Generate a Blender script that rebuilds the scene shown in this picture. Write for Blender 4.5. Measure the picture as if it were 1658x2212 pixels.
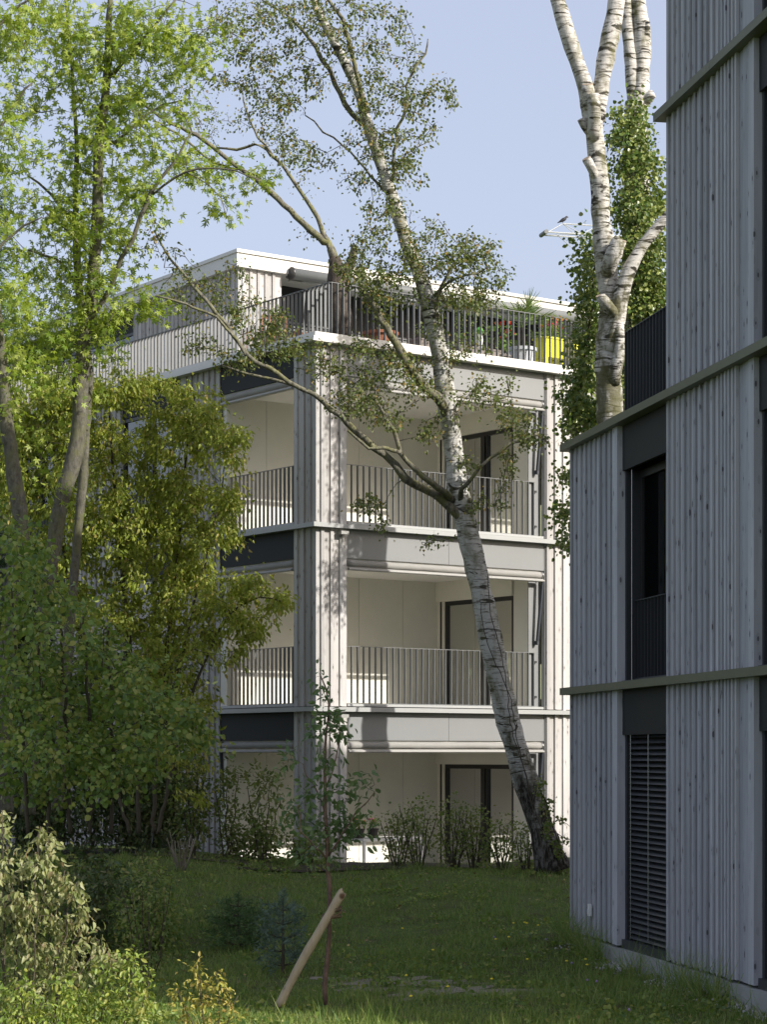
import bpy, math, random
import numpy as np
from mathutils import Vector
R_ = math.radians
for o in list(bpy.data.objects): bpy.data.objects.remove(o)
sc = bpy.context.scene
COL = sc.collection

# ---------------------------------------------------------------- camera
EYE = 2.17; FD = 4742.0; CX = 829.0; HY = 1628.0
cam = bpy.data.cameras.new('camera'); cam.sensor_fit = 'HORIZONTAL'; cam.sensor_width = 36
cam.lens = 36*2.86; cam.shift_y = 0.3148; cam.clip_start = 0.5; cam.clip_end = 3000
co = bpy.data.objects.new('camera', cam); COL.objects.link(co)
co.location = (0, 0, EYE); co.rotation_euler = (R_(90), 0, 0); sc.camera = co
# ---------------------------------------------------------------- light
SUN_EL, SUN_AZ = 29.0, 120.2          # azimuth clockwise from +Y
w = bpy.data.worlds.new("World"); sc.world = w; w.use_nodes = True
nt = w.node_tree; nt.nodes.clear()
sky = nt.nodes.new('ShaderNodeTexSky'); sky.sky_type = 'NISHITA'; sky.sun_disc = False
sky.sun_elevation = R_(SUN_EL); sky.sun_rotation = R_(SUN_AZ)
sky.air_density = 1.0; sky.dust_density = 4.0; sky.ozone_density = 1.0
bg = nt.nodes.new('ShaderNodeBackground'); bg.inputs[1].default_value = 0.15
wo = nt.nodes.new('ShaderNodeOutputWorld')
hz = nt.nodes.new('ShaderNodeMix'); hz.data_type = 'RGBA'; hz.inputs[0].default_value = 0.6   # thin pale summer haze over the blue
hz.inputs[7].default_value = (2.45, 2.52, 3.12, 1); nt.links.new(sky.outputs[0], hz.inputs[6]); nt.links.new(hz.outputs[2], bg.inputs[0]); nt.links.new(bg.outputs[0], wo.inputs[0])
sl = bpy.data.lights.new('sun', 'SUN'); sl.energy = 3.5; sl.angle = R_(0.5); sl.color = (1.0, 0.96, 0.895)
so = bpy.data.objects.new('sun', sl); COL.objects.link(so)
sd = Vector((math.sin(R_(SUN_AZ))*math.cos(R_(SUN_EL)), math.cos(R_(SUN_AZ))*math.cos(R_(SUN_EL)), math.sin(R_(SUN_EL))))
so.rotation_euler = sd.to_track_quat('Z', 'Y').to_euler(); so.location = sd*60
sc.view_settings.view_transform = 'Standard'; sc.view_settings.look = 'None'
sc.view_settings.exposure = 0.8; sc.view_settings.gamma = 1.0; sc.view_settings.use_curve_mapping = False
sc.cycles.max_bounces = 8; sc.cycles.diffuse_bounces = 5; sc.cycles.transparent_max_bounces = 8

# ---------------------------------------------------------------- helpers
def P(x, y, Y):
    return np.array([(x-CX)/FD*Y, Y, EYE+(HY-y)/FD*Y])
def XY(x, Y): return (x-CX)/FD*Y
def smooth(a, b, x):
    t = np.clip((x-a)/(b-a), 0, 1); return t*t*(3-2*t)
def G(x, y):
    x = np.asarray(x, float); y = np.asarray(y, float)
    z = -0.12 + 0.58*smooth(24.5, 33.5, y)
    z = z + 0.10*smooth(0, -4, x)*smooth(22, 32, y)
    z = z + 0.03*np.sin(x*1.7+y*.6) + 0.025*np.sin(y*1.1-x*.9)
    s_ = (x-2.258)*.184-(y-26.6)*.9829; d_ = (x-2.258)*.9829+(y-26.6)*.184
    z = z-.05*smooth(-.9, -.15, d_)*smooth(.3, 1.6, s_)
    p_ = (x+1.082)*.8039+(y-35.15)*.5948; q_ = -(x+1.082)*.5948+(y-35.15)*.8039
    f_ = (1-smooth(.75, 1.7, -q_))*smooth(-.3, .5, p_); z = z*(1-f_)-.035*f_
    far = smooth(37, 42, y)*(1-f_); z = z*(1-far) + 0.3*far
    return z

def tag(o, label=None, cat=None, group=None, kind=None):
    if label: o['label'] = label
    if cat: o['category'] = cat
    if group: o['group'] = group
    if kind: o['kind'] = kind
    return o
def empty(name, loc, label, cat, group=None):
    o = bpy.data.objects.new(name, None); COL.objects.link(o); o.location = tuple(loc)
    o.empty_display_size = .2
    return tag(o, label, cat, group)
def root_of(o):
    while o.parent: o = o.parent
    return o
class MB:
    def __init__(s): s.v = []; s.f = []; s.n = 0
    def add(s, v, f):
        v = np.asarray(v, float).reshape(-1, 3); s.v.append(v)
        for q in f: s.f.append(tuple(int(i)+s.n for i in q))
        s.n += len(v); return s
    def build(s, name, mat, parent=None, smooth_=False, loc=None):
        v = np.concatenate(s.v) if s.v else np.zeros((0, 3))
        if parent is not None: v = v - np.array(root_of(parent).location)
        elif loc is not None: v = v - np.array(loc)
        me = bpy.data.meshes.new(name); me.from_pydata(v.tolist(), [], s.f); me.update()
        if smooth_: me.polygons.foreach_set('use_smooth', [True]*len(me.polygons))
        me.materials.append(mat)
        o = bpy.data.objects.new(name, me); COL.objects.link(o)
        if parent is not None: o.parent = parent
        elif loc is not None: o.location = tuple(loc)
        return o
class Fr:                                    # a building frame: origin, along, inward
    def __init__(s, O, u, n): s.O = np.array([O[0], O[1], 0.]); s.u = np.array([u[0], u[1], 0.]); s.n = np.array([n[0], n[1], 0.])
    def p(s, a, d, z): return s.O + s.u*a + s.n*d + np.array([0, 0, z])
BF = [(0,1,2,3),(7,6,5,4),(0,4,5,1),(1,5,6,2),(2,6,7,3),(3,7,4,0)]
def fbox(mb, F, a0, a1, d0, d1, z0, z1):
    v = [F.p(a0,d0,z0),F.p(a0,d1,z0),F.p(a1,d1,z0),F.p(a1,d0,z0),F.p(a0,d0,z1),F.p(a0,d1,z1),F.p(a1,d1,z1),F.p(a1,d0,z1)]
    return mb.add(v, BF)
W = Fr((0,0), (1,0), (0,1))
def box(mb, c, s): return fbox(mb, W, c[0]-s[0]/2, c[0]+s[0]/2, c[1]-s[1]/2, c[1]+s[1]/2, c[2]-s[2]/2, c[2]+s[2]/2)
def prism(mb, pts, z0, z1):
    n = len(pts); v = [(p[0],p[1],z0) for p in pts]+[(p[0],p[1],z1) for p in pts]
    f = [tuple(range(n))[::-1], tuple(range(n, 2*n))]+[(i,(i+1)%n,n+(i+1)%n,n+i) for i in range(n)]
    return mb.add(v, f)
def tube(mb, pts, rad, k=6, cap=True, rough=0, rng=None, elong=None):
    pts = np.asarray(pts, float); n = len(pts)
    if np.isscalar(rad): rad = [rad]*n
    T = np.gradient(pts, axis=0); T /= (np.linalg.norm(T, axis=1)[:, None]+1e-9)
    ref = np.array([0,0,1.]) if abs(T[0][2]) < .8 else np.array([1.,0,0])
    V = []
    for i in range(n):
        a = np.cross(T[i], ref); a /= np.linalg.norm(a)+1e-9; b = np.cross(T[i], a)
        for j in range(k):
            th = 2*math.pi*j/k; r = rad[i]
            if rough and rng is not None: r *= 1+rng.uniform(-rough, rough)
            V.append(pts[i]+r*(a*math.cos(th)+b*math.sin(th)))
    f = [(i*k+j, i*k+(j+1)%k, (i+1)*k+(j+1)%k, (i+1)*k+j) for i in range(n-1) for j in range(k)]
    if cap: f += [tuple(range(k))[::-1], tuple(range((n-1)*k, n*k))]
    return mb.add(V, f)
def resample(pts, step):
    """Catmull-Rom through pts"""
    pts = np.asarray(pts, float); out = []
    n = len(pts)
    for i in range(n-1):
        p0 = pts[max(i-1,0)]; p1 = pts[i]; p2 = pts[i+1]; p3 = pts[min(i+2,n-1)]
        m = max(2, int(np.linalg.norm(p2[:3]-p1[:3])/step))
        for j in range(m):
            t = j/m
            out.append(.5*((2*p1)+(-p0+p2)*t+(2*p0-5*p1+4*p2-p3)*t*t+(-p0+3*p1-3*p2+p3)*t**3))
    out.append(pts[-1]); return np.array(out)
def limb(mb, spec, k=10, step=.15, wob=.0, rng=None, rough=.05, lump=.05):
    """spec rows (x,y,Y,diameter_px) in photo units -> tube; returns points and radii"""
    rows = []
    for x, y, Y, dpx in spec:
        p = P(x, y, Y); rows.append([*p, dpx/2/FD*Y])
    q = resample(rows, step)
    if wob and rng is not None:
        q[1:-1, :3] += np.array([[rng.gauss(0, wob) for _ in range(3)] for _ in range(len(q)-2)])
    if lump and rng is not None and len(q) > 6:
        ph = rng.uniform(0, 6); i_ = np.arange(len(q)); q[:, 3] *= 1+lump*(np.sin(i_*.9+ph)+.7*np.sin(i_*2.3+ph*2))
    tube(mb, q[:, :3], np.maximum(q[:, 3], .003), k, True, rough, rng)
    return q

# ---------------------------------------------------------------- materials
class NM:
    def __init__(s, name):
        s.m = bpy.data.materials.new(name); s.m.use_nodes = True; s.t = s.m.node_tree; s.t.nodes.clear()
        s.out = s.n('ShaderNodeOutputMaterial'); s.b = s.n('ShaderNodeBsdfPrincipled')
        s.l(s.b.outputs[0], s.out.inputs[0])
    def n(s, t, **k):
        x = s.t.nodes.new(t)
        for a, v in k.items(): setattr(x, a, v)
        return x
    def l(s, a, b): s.t.links.new(a, b)
    def coord(s, scale=(1,1,1), kind='Object'):
        tc = s.n('ShaderNodeTexCoord'); mp = s.n('ShaderNodeMapping'); mp.inputs['Scale'].default_value = scale
        s.l(tc.outputs[kind], mp.inputs[0]); return mp.outputs[0]
    def noise(s, vec, scale, detail=4, rough=.55, dist=0):
        x = s.n('ShaderNodeTexNoise'); x.inputs['Scale'].default_value = scale; x.inputs['Detail'].default_value = detail
        x.inputs['Roughness'].default_value = rough; x.inputs['Distortion'].default_value = dist
        if vec is not None: s.l(vec, x.inputs['Vector'])
        return x.outputs['Fac']
    def ramp(s, fac, stops):
        x = s.n('ShaderNodeValToRGB'); e = x.color_ramp.elements
        while len(e) < len(stops): e.new(.5)
        for i, (p, c) in enumerate(stops): e[i].position = p; e[i].color = (*c, 1) if len(c) == 3 else c
        s.l(fac, x.inputs[0]); return x.outputs[0]
    def mix(s, fac, a, b, mode='MIX'):
        x = s.n('ShaderNodeMix', data_type='RGBA', blend_type=mode)
        for v, i in ((fac, 0), (a, 6), (b, 7)):
            if hasattr(v, 'links'): s.l(v, x.inputs[i])
            elif i == 0: x.inputs[0].default_value = v
            else: x.inputs[i].default_value = (*v, 1)
        return x.outputs[2]
    def math(s, op, a, b=None, c=None):
        x = s.n('ShaderNodeMath', operation=op)
        for i, v in enumerate((a, b, c)):
            if v is None: continue
            if hasattr(v, 'links'): s.l(v, x.inputs[i])
            else: x.inputs[i].default_value = v
        return x.outputs[0]
    def bump(s, h, strength=.3, dist=.01):
        x = s.n('ShaderNodeBump'); x.inputs['Strength'].default_value = strength; x.inputs['Distance'].default_value = dist
        s.l(h, x.inputs['Height']); s.l(x.outputs[0], s.b.inputs['Normal'])
    def base(s, c, rough=.6, metal=0, spec=.5):
        if hasattr(c, 'links'): s.l(c, s.b.inputs['Base Color'])
        else: s.b.inputs['Base Color'].default_value = (*c, 1)
        s.b.inputs['Roughness'].default_value = rough; s.b.inputs['Metallic'].default_value = metal
        s.b.inputs['Specular IOR Level'].default_value = spec; return s.m

def m_wood(name, light, dark, knot=(.07,.06,.05), kn=1.0):
    q = NM(name); g = q.n('ShaderNodeNewGeometry'); rnd = g.outputs['Random Per Island']
    tc = q.n('ShaderNodeTexCoord'); off = q.n('ShaderNodeCombineXYZ')
    q.l(q.math('MULTIPLY', rnd, 37.), off.inputs[0]); q.l(q.math('MULTIPLY', rnd, 91.), off.inputs[2])
    va = q.n('ShaderNodeVectorMath', operation='ADD'); q.l(tc.outputs['Object'], va.inputs[0]); q.l(off.outputs[0], va.inputs[1])
    mp = q.n('ShaderNodeMapping'); mp.inputs['Scale'].default_value = (22, 22, .8); q.l(va.outputs[0], mp.inputs[0])
    mp2 = q.n('ShaderNodeMapping'); mp2.inputs['Scale'].default_value = (5, 5, .5); q.l(va.outputs[0], mp2.inputs[0])
    mp3 = q.n('ShaderNodeMapping'); mp3.inputs['Scale'].default_value = (17., 17., 6.5); q.l(va.outputs[0], mp3.inputs[0])
    grain = q.noise(mp.outputs[0], 3, 5, .65)
    big = q.noise(mp2.outputs[0], 1.6, 4, .6)
    vo = q.n('ShaderNodeTexVoronoi'); vo.inputs['Scale'].default_value = 1.0; vo.inputs['Randomness'].default_value = 1.0
    q.l(mp3.outputs[0], vo.inputs['Vector'])
    wn = q.n('ShaderNodeTexWhiteNoise'); q.l(vo.outputs['Position'], wn.inputs['Vector'])
    keep = q.math('GREATER_THAN', wn.outputs['Value'], 1-.50*kn)
    k = q.math('LESS_THAN', vo.outputs['Distance'], q.math('MULTIPLY', wn.outputs['Value'], .22))
    kk = q.math('MULTIPLY', keep, k)
    halo = q.math('MULTIPLY', keep, q.math('LESS_THAN', vo.outputs['Distance'], .40))
    c = q.mix(grain, dark, light)
    c = q.mix(q.ramp(big, [(.3, (0,0,0)), (.75, (1,1,1))]), c, tuple(min(1, x*1.12) for x in light))
    r2 = q.n('ShaderNodeTexWhiteNoise', noise_dimensions='1D'); q.l(rnd, r2.inputs['W'])
    c = q.mix(q.math('MULTIPLY', r2.outputs['Value'], .28), c, tuple(x*y for x, y in zip(light, (.86,.74,.62))))
    br = q.math('MULTIPLY_ADD', rnd, .42, .78)
    vm = q.n('ShaderNodeVectorMath', operation='SCALE'); q.l(c, vm.inputs[0]); q.l(br, vm.inputs['Scale'])
    c = q.mix(q.math('MULTIPLY', halo, .22), vm.outputs[0], tuple(x*.6 for x in dark))
    c = q.mix(q.math('MULTIPLY', kk, .8), c, knot)
    q.bump(grain, .35, .004)
    return q.base(c, .8, 0, .25)
def m_metal(name, c, rough=.4, var=.15, metal=0.0, spec=.5):
    q = NM(name); n = q.noise(q.coord((1,1,1)), 1.3, 5, .6); n2 = q.noise(q.coord((6,6,1.2)), 3, 3)
    f = q.mix(n, tuple(x*(1-var) for x in c), tuple(min(1, x*(1+var)) for x in c))
    f = q.mix(q.math('MULTIPLY', n2, .15), f, tuple(x*.7 for x in c))
    return q.base(f, rough, metal, spec)
def m_flat(name, c, rough=.7, var=.2, scale=6, bump=0, spec=.4):
    q = NM(name); n = q.noise(q.coord(), scale, 5, .6)
    f = q.mix(n, tuple(x*(1-var) for x in c), tuple(min(1, x*(1+var)) for x in c))
    if bump: q.bump(n, bump, .01)
    return q.base(f, rough, 0, spec)
def m_leaf(name, cols, trans=.35, tcol=None, rough=.45):
    q = NM(name); g = q.n('ShaderNodeNewGeometry')
    st = [(i/(len(cols)-1) if len(cols) > 1 else 0, c) for i, c in enumerate(cols)]
    c = q.ramp(g.outputs['Random Per Island'], st)
    q.base(c, rough, 0, .35)
    tr = q.n('ShaderNodeBsdfTranslucent')
    tc = q.mix(.5, c, tcol or cols[-1]); q.l(tc, tr.inputs[0])
    ms = q.n('ShaderNodeMixShader'); ms.inputs[0].default_value = trans
    q.l(q.b.outputs[0], ms.inputs[1]); q.l(tr.outputs[0], ms.inputs[2]); q.l(ms.outputs[0], q.out.inputs[0])
    return q.m
def m_glass(name='window_glass', tint=(.75,.8,.75), refl=.12):
    q = NM(name); t = q.n('ShaderNodeBsdfTransparent'); t.inputs[0].default_value = (*tint, 1)
    g = q.n('ShaderNodeBsdfGlossy'); g.inputs['Roughness'].default_value = .02
    fr = q.n('ShaderNodeFresnel'); fr.inputs[0].default_value = 1.5
    f = q.math('MULTIPLY_ADD', fr.outputs[0], .75 if refl > .1 else .22, refl*.3)
    ms = q.n('ShaderNodeMixShader'); q.l(f, ms.inputs[0]); q.l(t.outputs[0], ms.inputs[1]); q.l(g.outputs[0], ms.inputs[2])
    q.l(ms.outputs[0], q.out.inputs[0]); return q.m
def m_birch(name, white=(.62,.60,.55), moss=.35, dark_low=None, dens=.5, band=.60, mossz=None):
    q = NM(name)
    n1 = q.noise(q.coord((4,4,26)), 1.5, 5, .65, .6)
    n2 = q.noise(q.coord((1.6,1.6,7)), 1.4, 4, .6, 1.2)
    n3 = q.noise(q.coord((3,3,1.5)), 1.5, 5, .65, .3)
    n4 = q.noise(q.coord(), 30, 4, .7)
    c = q.mix(n4, tuple(x*.8 for x in white), white)
    c = q.mix(q.ramp(n1, [(.50+.1*(1-dens), (0,0,0)), (.64, (1,1,1))]), c, (.16,.14,.11))
    c = q.mix(q.ramp(n2, [(band, (0,0,0)), (band+.06, (1,1,1))]), c, (.05,.045,.035))
    c = q.mix(q.math('MULTIPLY', q.ramp(n3, [(.62-moss*.35, (0,0,0)), (.8-moss*.3, (1,1,1))]), .85), c, (.13,.125,.05))
    if mossz:
        tc = q.n('ShaderNodeTexCoord'); sx = q.n('ShaderNodeSeparateXYZ'); q.l(tc.outputs['Object'], sx.inputs[0])
        h = q.math('MULTIPLY_ADD', sx.outputs[2], -.22, .22*mossz); h = q.math('ADD', h, q.math('MULTIPLY_ADD', n3, 3.2, -1.9))
        c = q.mix(q.math('MULTIPLY', q.ramp(h, [(.2,(0,0,0)),(.6,(1,1,1))]), .8), c, q.mix(n4, (.06,.055,.03), (.17,.16,.07)))
    if dark_low:
        tc = q.n('ShaderNodeTexCoord'); sx = q.n('ShaderNodeSeparateXYZ'); q.l(tc.outputs['Object'], sx.inputs[0])
        h = q.math('MULTIPLY_ADD', sx.outputs[2], -1/dark_low, 1.); h = q.math('ADD', h, q.math('MULTIPLY_ADD', n3, 1.6, -.8))
        nn = q.noise(q.coord((9,9,2.5)), 2, 5, .7)
        bark = q.mix(q.ramp(nn, [(.46,(0,0,0)),(.6,(1,1,1))]), (.022,.018,.014), (.14,.13,.115))
        c = q.mix(q.ramp(h, [(.3,(0,0,0)),(.8,(1,1,1))]), c, bark)
    q.bump(q.math('ADD', n1, q.math('MULTIPLY', n4, .5)), .6, .02)
    return q.base(c, .85, 0, .2)
def m_bark(name, a, b, moss=None):
    q = NM(name); n = q.noise(q.coord((8,8,4)), 2.6, 6, .72); n = q.ramp(n, [(.36,(0,0,0)),(.64,(1,1,1))]); n2 = q.noise(q.coord(), 7, 5, .7)
    c = q.mix(n, a, b)
    if moss: c = q.mix(q.math('MULTIPLY', q.ramp(n2, [(.45,(0,0,0)),(.62,(1,1,1))]), .7), c, moss)
    q.bump(n, .5, .01); return q.base(c, .9, 0, .2)

M = {}
M['wood'] = m_wood('weathered_spruce_boards', (.44,.43,.42), (.32,.31,.30), (.14,.115,.09), .6)
M['wood_shade'] = m_wood('shade_tinted_spruce_boards', (.405,.42,.45), (.245,.255,.28), (.06,.055,.055), .65)  # same kind of boards, blue cast of skylit shade mixed into the colour
M['panel'] = m_metal('anthracite_panel', (.225,.23,.228), .42, .06)
M['panel_dark'] = m_metal('dark_panel', (.020,.021,.021), .6, .1, 0, .25)  # also the left-face fascia panels, their shade painted in as a darker copy
M['band'] = m_metal('galvanised_band', (.37,.375,.365), .42, .1, .1)
M['band_olive'] = m_metal('olive_sheet_band', (.13,.135,.085), .5, .12, 0, .3)
M['coping'] = m_metal('pale_sheet_coping', (.60,.585,.54), .4, .06, .15)
M['rail'] = m_metal('railing_paint', (.155,.16,.16), .42, .1)
M['rail_dark'] = m_metal('dark_railing_paint', (.03,.033,.038), .45, .1)
M['frame'] = m_metal('window_frame_dark', (.022,.022,.022), .4, .1)
M['cream'] = m_flat('cream_wall_panel', (.68,.66,.58), .7, .08, 3)
M['ceiling'] = m_flat('loggia_ceiling', (.66,.645,.60), .8, .08, 3)
M['olive_in'] = m_flat('room_wall', (.55,.52,.36), .8, .08, 2)
M['cabinet'] = m_flat('cabinet_front', (.42,.40,.28), .6, .06, 2)
M['fabric'] = m_flat('awning_fabric', (.29,.28,.26), .8, .12, 5, .3)
M['bar'] = m_metal('awning_bar', (.33,.32,.30), .35, .06)
M['arm'] = m_metal('awning_arm', (.035,.04,.05), .4, .1)
M['concrete'] = m_flat('concrete', (.30,.31,.29), .85, .2, 5, .2)
M['glass'] = m_glass(); M['glass_dark'] = m_glass('dark_glass', (.35,.38,.38), .05)
M['black'] = m_flat('unlit_room_black', (.02,.02,.02), .8, .1)  # black standing in for the darkness of unlit interiors
M['steel'] = m_metal('steel', (.5,.5,.5), .25, .05, .8)
M['white'] = m_flat('white_paint', (.72,.72,.70), .5, .05)
M['slat'] = m_metal('blind_slat', (.055,.058,.062), .38, .05)
M['slat_grey'] = m_metal('grey_blind_slat', (.17,.175,.17), .45, .08)

# ================================================================= GROUND
def build_ground():
    def axis(lo, hi, a, b, st):
        c = list(np.arange(a, b+1e-6, st)); s = st; x = b
        while x < hi: s *= 1.5; x += s; c.append(min(x, hi))
        s = st; x = a
        while x > lo: s *= 1.5; x -= s; c.insert(0, max(x, lo))
        return np.array(c)
    xs = axis(-900, 900, -10, 9, .2); ys = axis(-300, 1500, 12, 40, .2)
    X, Y = np.meshgrid(xs, ys); Z = G(X, Y)
    n = len(xs); v = np.stack([X, Y, Z], -1).reshape(-1, 3)
    f = [(j*n+i, j*n+i+1, (j+1)*n+i+1, (j+1)*n+i) for j in range(len(ys)-1) for i in range(n-1)]
    q = NM('lawn_ground')
    a = q.noise(q.coord(), 1.2, 6, .65); b = q.noise(q.coord(), 14, 5, .7)
    c = q.mix(b, (.045,.06,.02), (.12,.165,.045))
    c = q.mix(q.math('MULTIPLY', q.ramp(a, [(.48,(0,0,0)),(.68,(1,1,1))]), .7), c, (.075,.065,.035))
    q.bump(b, .8, .03)
    o = MB().add(v, f).build('lawn', q.base(c, .95, 0, .1), smooth_=True)
    tag(o, kind='structure')
build_ground()
# bare soil: bed along the facade and a worn patch in the lawn
def sheet(name, cx, cy, rx, ry, mat, dz, seed, rag=.25, n=40, rot=0):
    rng = random.Random(seed); ph = [rng.uniform(0, 6.28) for _ in range(5)]
    v = []; f = []; K = 8
    for k in range(K+1):
        for i in range(n):
            th = 2*math.pi*i/n; r = (k/K)*(1+rag*math.sin(2*th+ph[0])*.5+rag*math.sin(5*th+ph[1])*.5+rag*.5*math.sin(9*th+ph[2]))
            dx, dy = rx*r*math.cos(th), ry*r*math.sin(th)
            x = cx+dx*math.cos(rot)-dy*math.sin(rot); y = cy+dx*math.sin(rot)+dy*math.cos(rot)
            v.append((x, y, float(G(x, y))+dz))
    for k in range(K):
        for i in range(n): f.append((k*n+i, k*n+(i+1)%n, (k+1)*n+(i+1)%n, (k+1)*n+i))
    return tag(MB().add(v, f).build(name, mat, smooth_=True), kind='structure')
M['soil'] = m_flat('dark_soil', (.035,.026,.018), .95, .6, 25, .8)
M['dry_soil'] = m_flat('dry_soil', (.22,.19,.14), .95, .45, 9, .9)
sheet('planting_bed', 1.6, 33.9, 3.2, .9, M['soil'], .02, 3, rot=.35)
sheet('planting_bed', -3.6, 34.6, 2.6, 1.0, M['soil'], .02, 5, rot=-.6)
sheet('soil_patch', XY(870, 21.9), 22.0, .62, .50, M['dry_soil'], .003, 7, .7)
sheet('soil_patch', XY(1010, 21.0), 21.0, .72, .62, M['dry_soil'], .003, 8, .7, rot=-.3)

# ================================================================= MAIN BUILDING
SR, CR = math.sin(R_(53.5)), math.cos(R_(53.5))
uR = (SR, CR); uL = (-CR, SR); C0 = (-1.082, 35.15)
FRt = Fr(C0, uR, uL); FLf = Fr(C0, uL, uR)
S3 = 5.40; D3 = FRt.p(S3, 0, 0)[:2]
u3 = (math.sin(R_(28)), math.cos(R_(28))); n3 = (-u3[1], u3[0])
F3 = Fr(D3, u3, n3)
H = 2.95
bld = empty('apartment_building', (C0[0], C0[1], 0.3), 'grey timber-clad apartment block with corner loggias and a roof terrace, centre of the picture', 'building')

def clad(mb, F, a0, a1, z0, z1, pitch=.186, first=.10, bw=.062, dep=.10, proud=.026, jitter=.0, rng=random.Random(1), ret0=True, ret1=True):
    """vertical boards with cover battens; every board its own island"""
    a = a0; k = 0
    edges = [a0]
    x = a0+first
    while x < a1-.06: edges.append(x); x += pitch*(1+rng.uniform(-jitter, jitter))
    edges.append(a1)
    for i in range(len(edges)-1):
        fbox(mb, F, edges[i]+.0008, edges[i+1]-.0008, .004*rng.random(), dep, z0+rng.uniform(0,.004), z1)
    for e in edges[1:-1]:
        fbox(mb, F, e-bw/2, e+bw/2, -proud-.003*rng.random(), -.0005+.0, z0+rng.uniform(-.012,.006), z1)
def railing(F, a0, a1, d, z0, z1, mat, parent, pitch=.12, bar=(.010,.045), name='balcony_railing', endpost=True):
    mb = MB()
    fbox(mb, F, a0, a1, d-.022, d+.022, z1-.010, z1)
    fbox(mb, F, a0, a1, d-.022, d+.022, z0, z0+.012)
    n = int((a1-a0)/pitch); 
    for i in range(n+1):
        x = a0+.02+i*(a1-a0-.04)/n
        fbox(mb, F, x-bar[0]/2, x+bar[0]/2, d-bar[1]/2, d+bar[1]/2, z0+.012, z1-.010)
    r = mb.build(name, mat, parent)
    if endpost:
        for a in (a0-.03, a1+.03):
            pm = MB()
            for zz in (z0+.15, z1-.18): fbox(pm, F, a-.022, a+.022, d-.012, d+.012, zz, zz+.035)
            pm.build('bracket', M['frame'], r)
    return r
def window(F, a0, a1, d, z0, z1, parent, fw=.06, posts=(), glass='glass', fd=.07, name='window'):
    mb = MB()
    fbox(mb, F, a0, a0+fw, d, d+fd, z0, z1); fbox(mb, F, a1-fw, a1, d, d+fd, z0, z1)
    fbox(mb, F, a0+fw, a1-fw, d, d+fd, z1-fw, z1); fbox(mb, F, a0+fw, a1-fw, d, d+fd, z0, z0+fw)
    for p, pw in posts: fbox(mb, F, p-pw/2, p+pw/2, d-.01, d+fd-.01, z0+fw, z1-fw)
    r = mb.build(name, M['frame'], parent)
    g = MB(); fbox(g, F, a0+fw, a1-fw, d+fd*.4, d+fd*.5, z0+fw, z1-fw); g.build('pane', M[glass], r)
    return r
def awning(F, a0, a1, z, parent, arm_ends=(1,), rn=random.Random(4)):
    """fabric roll, drop bar and folded arm under the fascia panel"""
    e = MB()
    n = 26; pts = [F.p(a0+(a1-a0)*i/n, .05, z-.065+rn.uniform(-.003,.003)) for i in range(n+1)]
    tube(e, pts, [.058+rn.uniform(-.004,.004) for _ in pts], 14)
    root = e.build('awning', M['fabric'], parent, True)
    b = MB(); fbox(b, F, a0, a1, -.03, .02, z-.185, z-.145); fbox(b, F, a0, a1, -.012, .012, z-.145, z-.13)
    tube(b, [F.p(a0,-.03,z-.165), F.p(a1,-.03,z-.165)], .02, 10); b.build('drop_bar', M['bar'], root)
    for s in arm_ends:
        a = a1-.03 if s > 0 else a0+.03
        c = MB(); tube(c, [F.p(a+.02*s,-.01,z-.16), F.p(a-.05*s,.05,z-1.2)], .03, 8)
        fbox(c, F, a-.05*s-.02, a-.05*s+.02, .03, .10, z-1.27, z-1.20)
        c.build('arm', M['arm'], root)
        t = MB(); tube(t, [F.p(a+.02*s,.05,z-.065), F.p(a+.035*s,.05,z-.065)], .07, 14); t.build('end_cap', M['steel'], root)
    return root

SJ = 4.563                                   # side wall with the window
def poly(pts): return [FRt.p(a, d, 0)[:2] for a, d in pts]
E3 = F3.p(9, 0, 0)[:2]; LB = FLf.p(16, 0, 0)[:2]; KB = FRt.p(12, 16, 0)[:2]; EB = (E3[0]-3, E3[1]+6.5)
# main body behind the loggias
mb = MB()
prism(mb, [FRt.p(.10,2.74,0)[:2], FRt.p(10.7,2.74,0)[:2], F3.p(8.9,.12,0)[:2], EB, KB, FLf.p(16,.12,0)[:2]], -.4, 8.70)
mb.build('core_wall', M['panel_dark'], bld)
mb = MB(); prism(mb, [FRt.p(7.35,1.05,0)[:2], FRt.p(10.5,2.6,0)[:2], FRt.p(10.5,2.735,0)[:2], FRt.p(7.35,2.735,0)[:2]], -.4, 8.69); mb.build('core_wall', M['olive_in'], bld)
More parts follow.
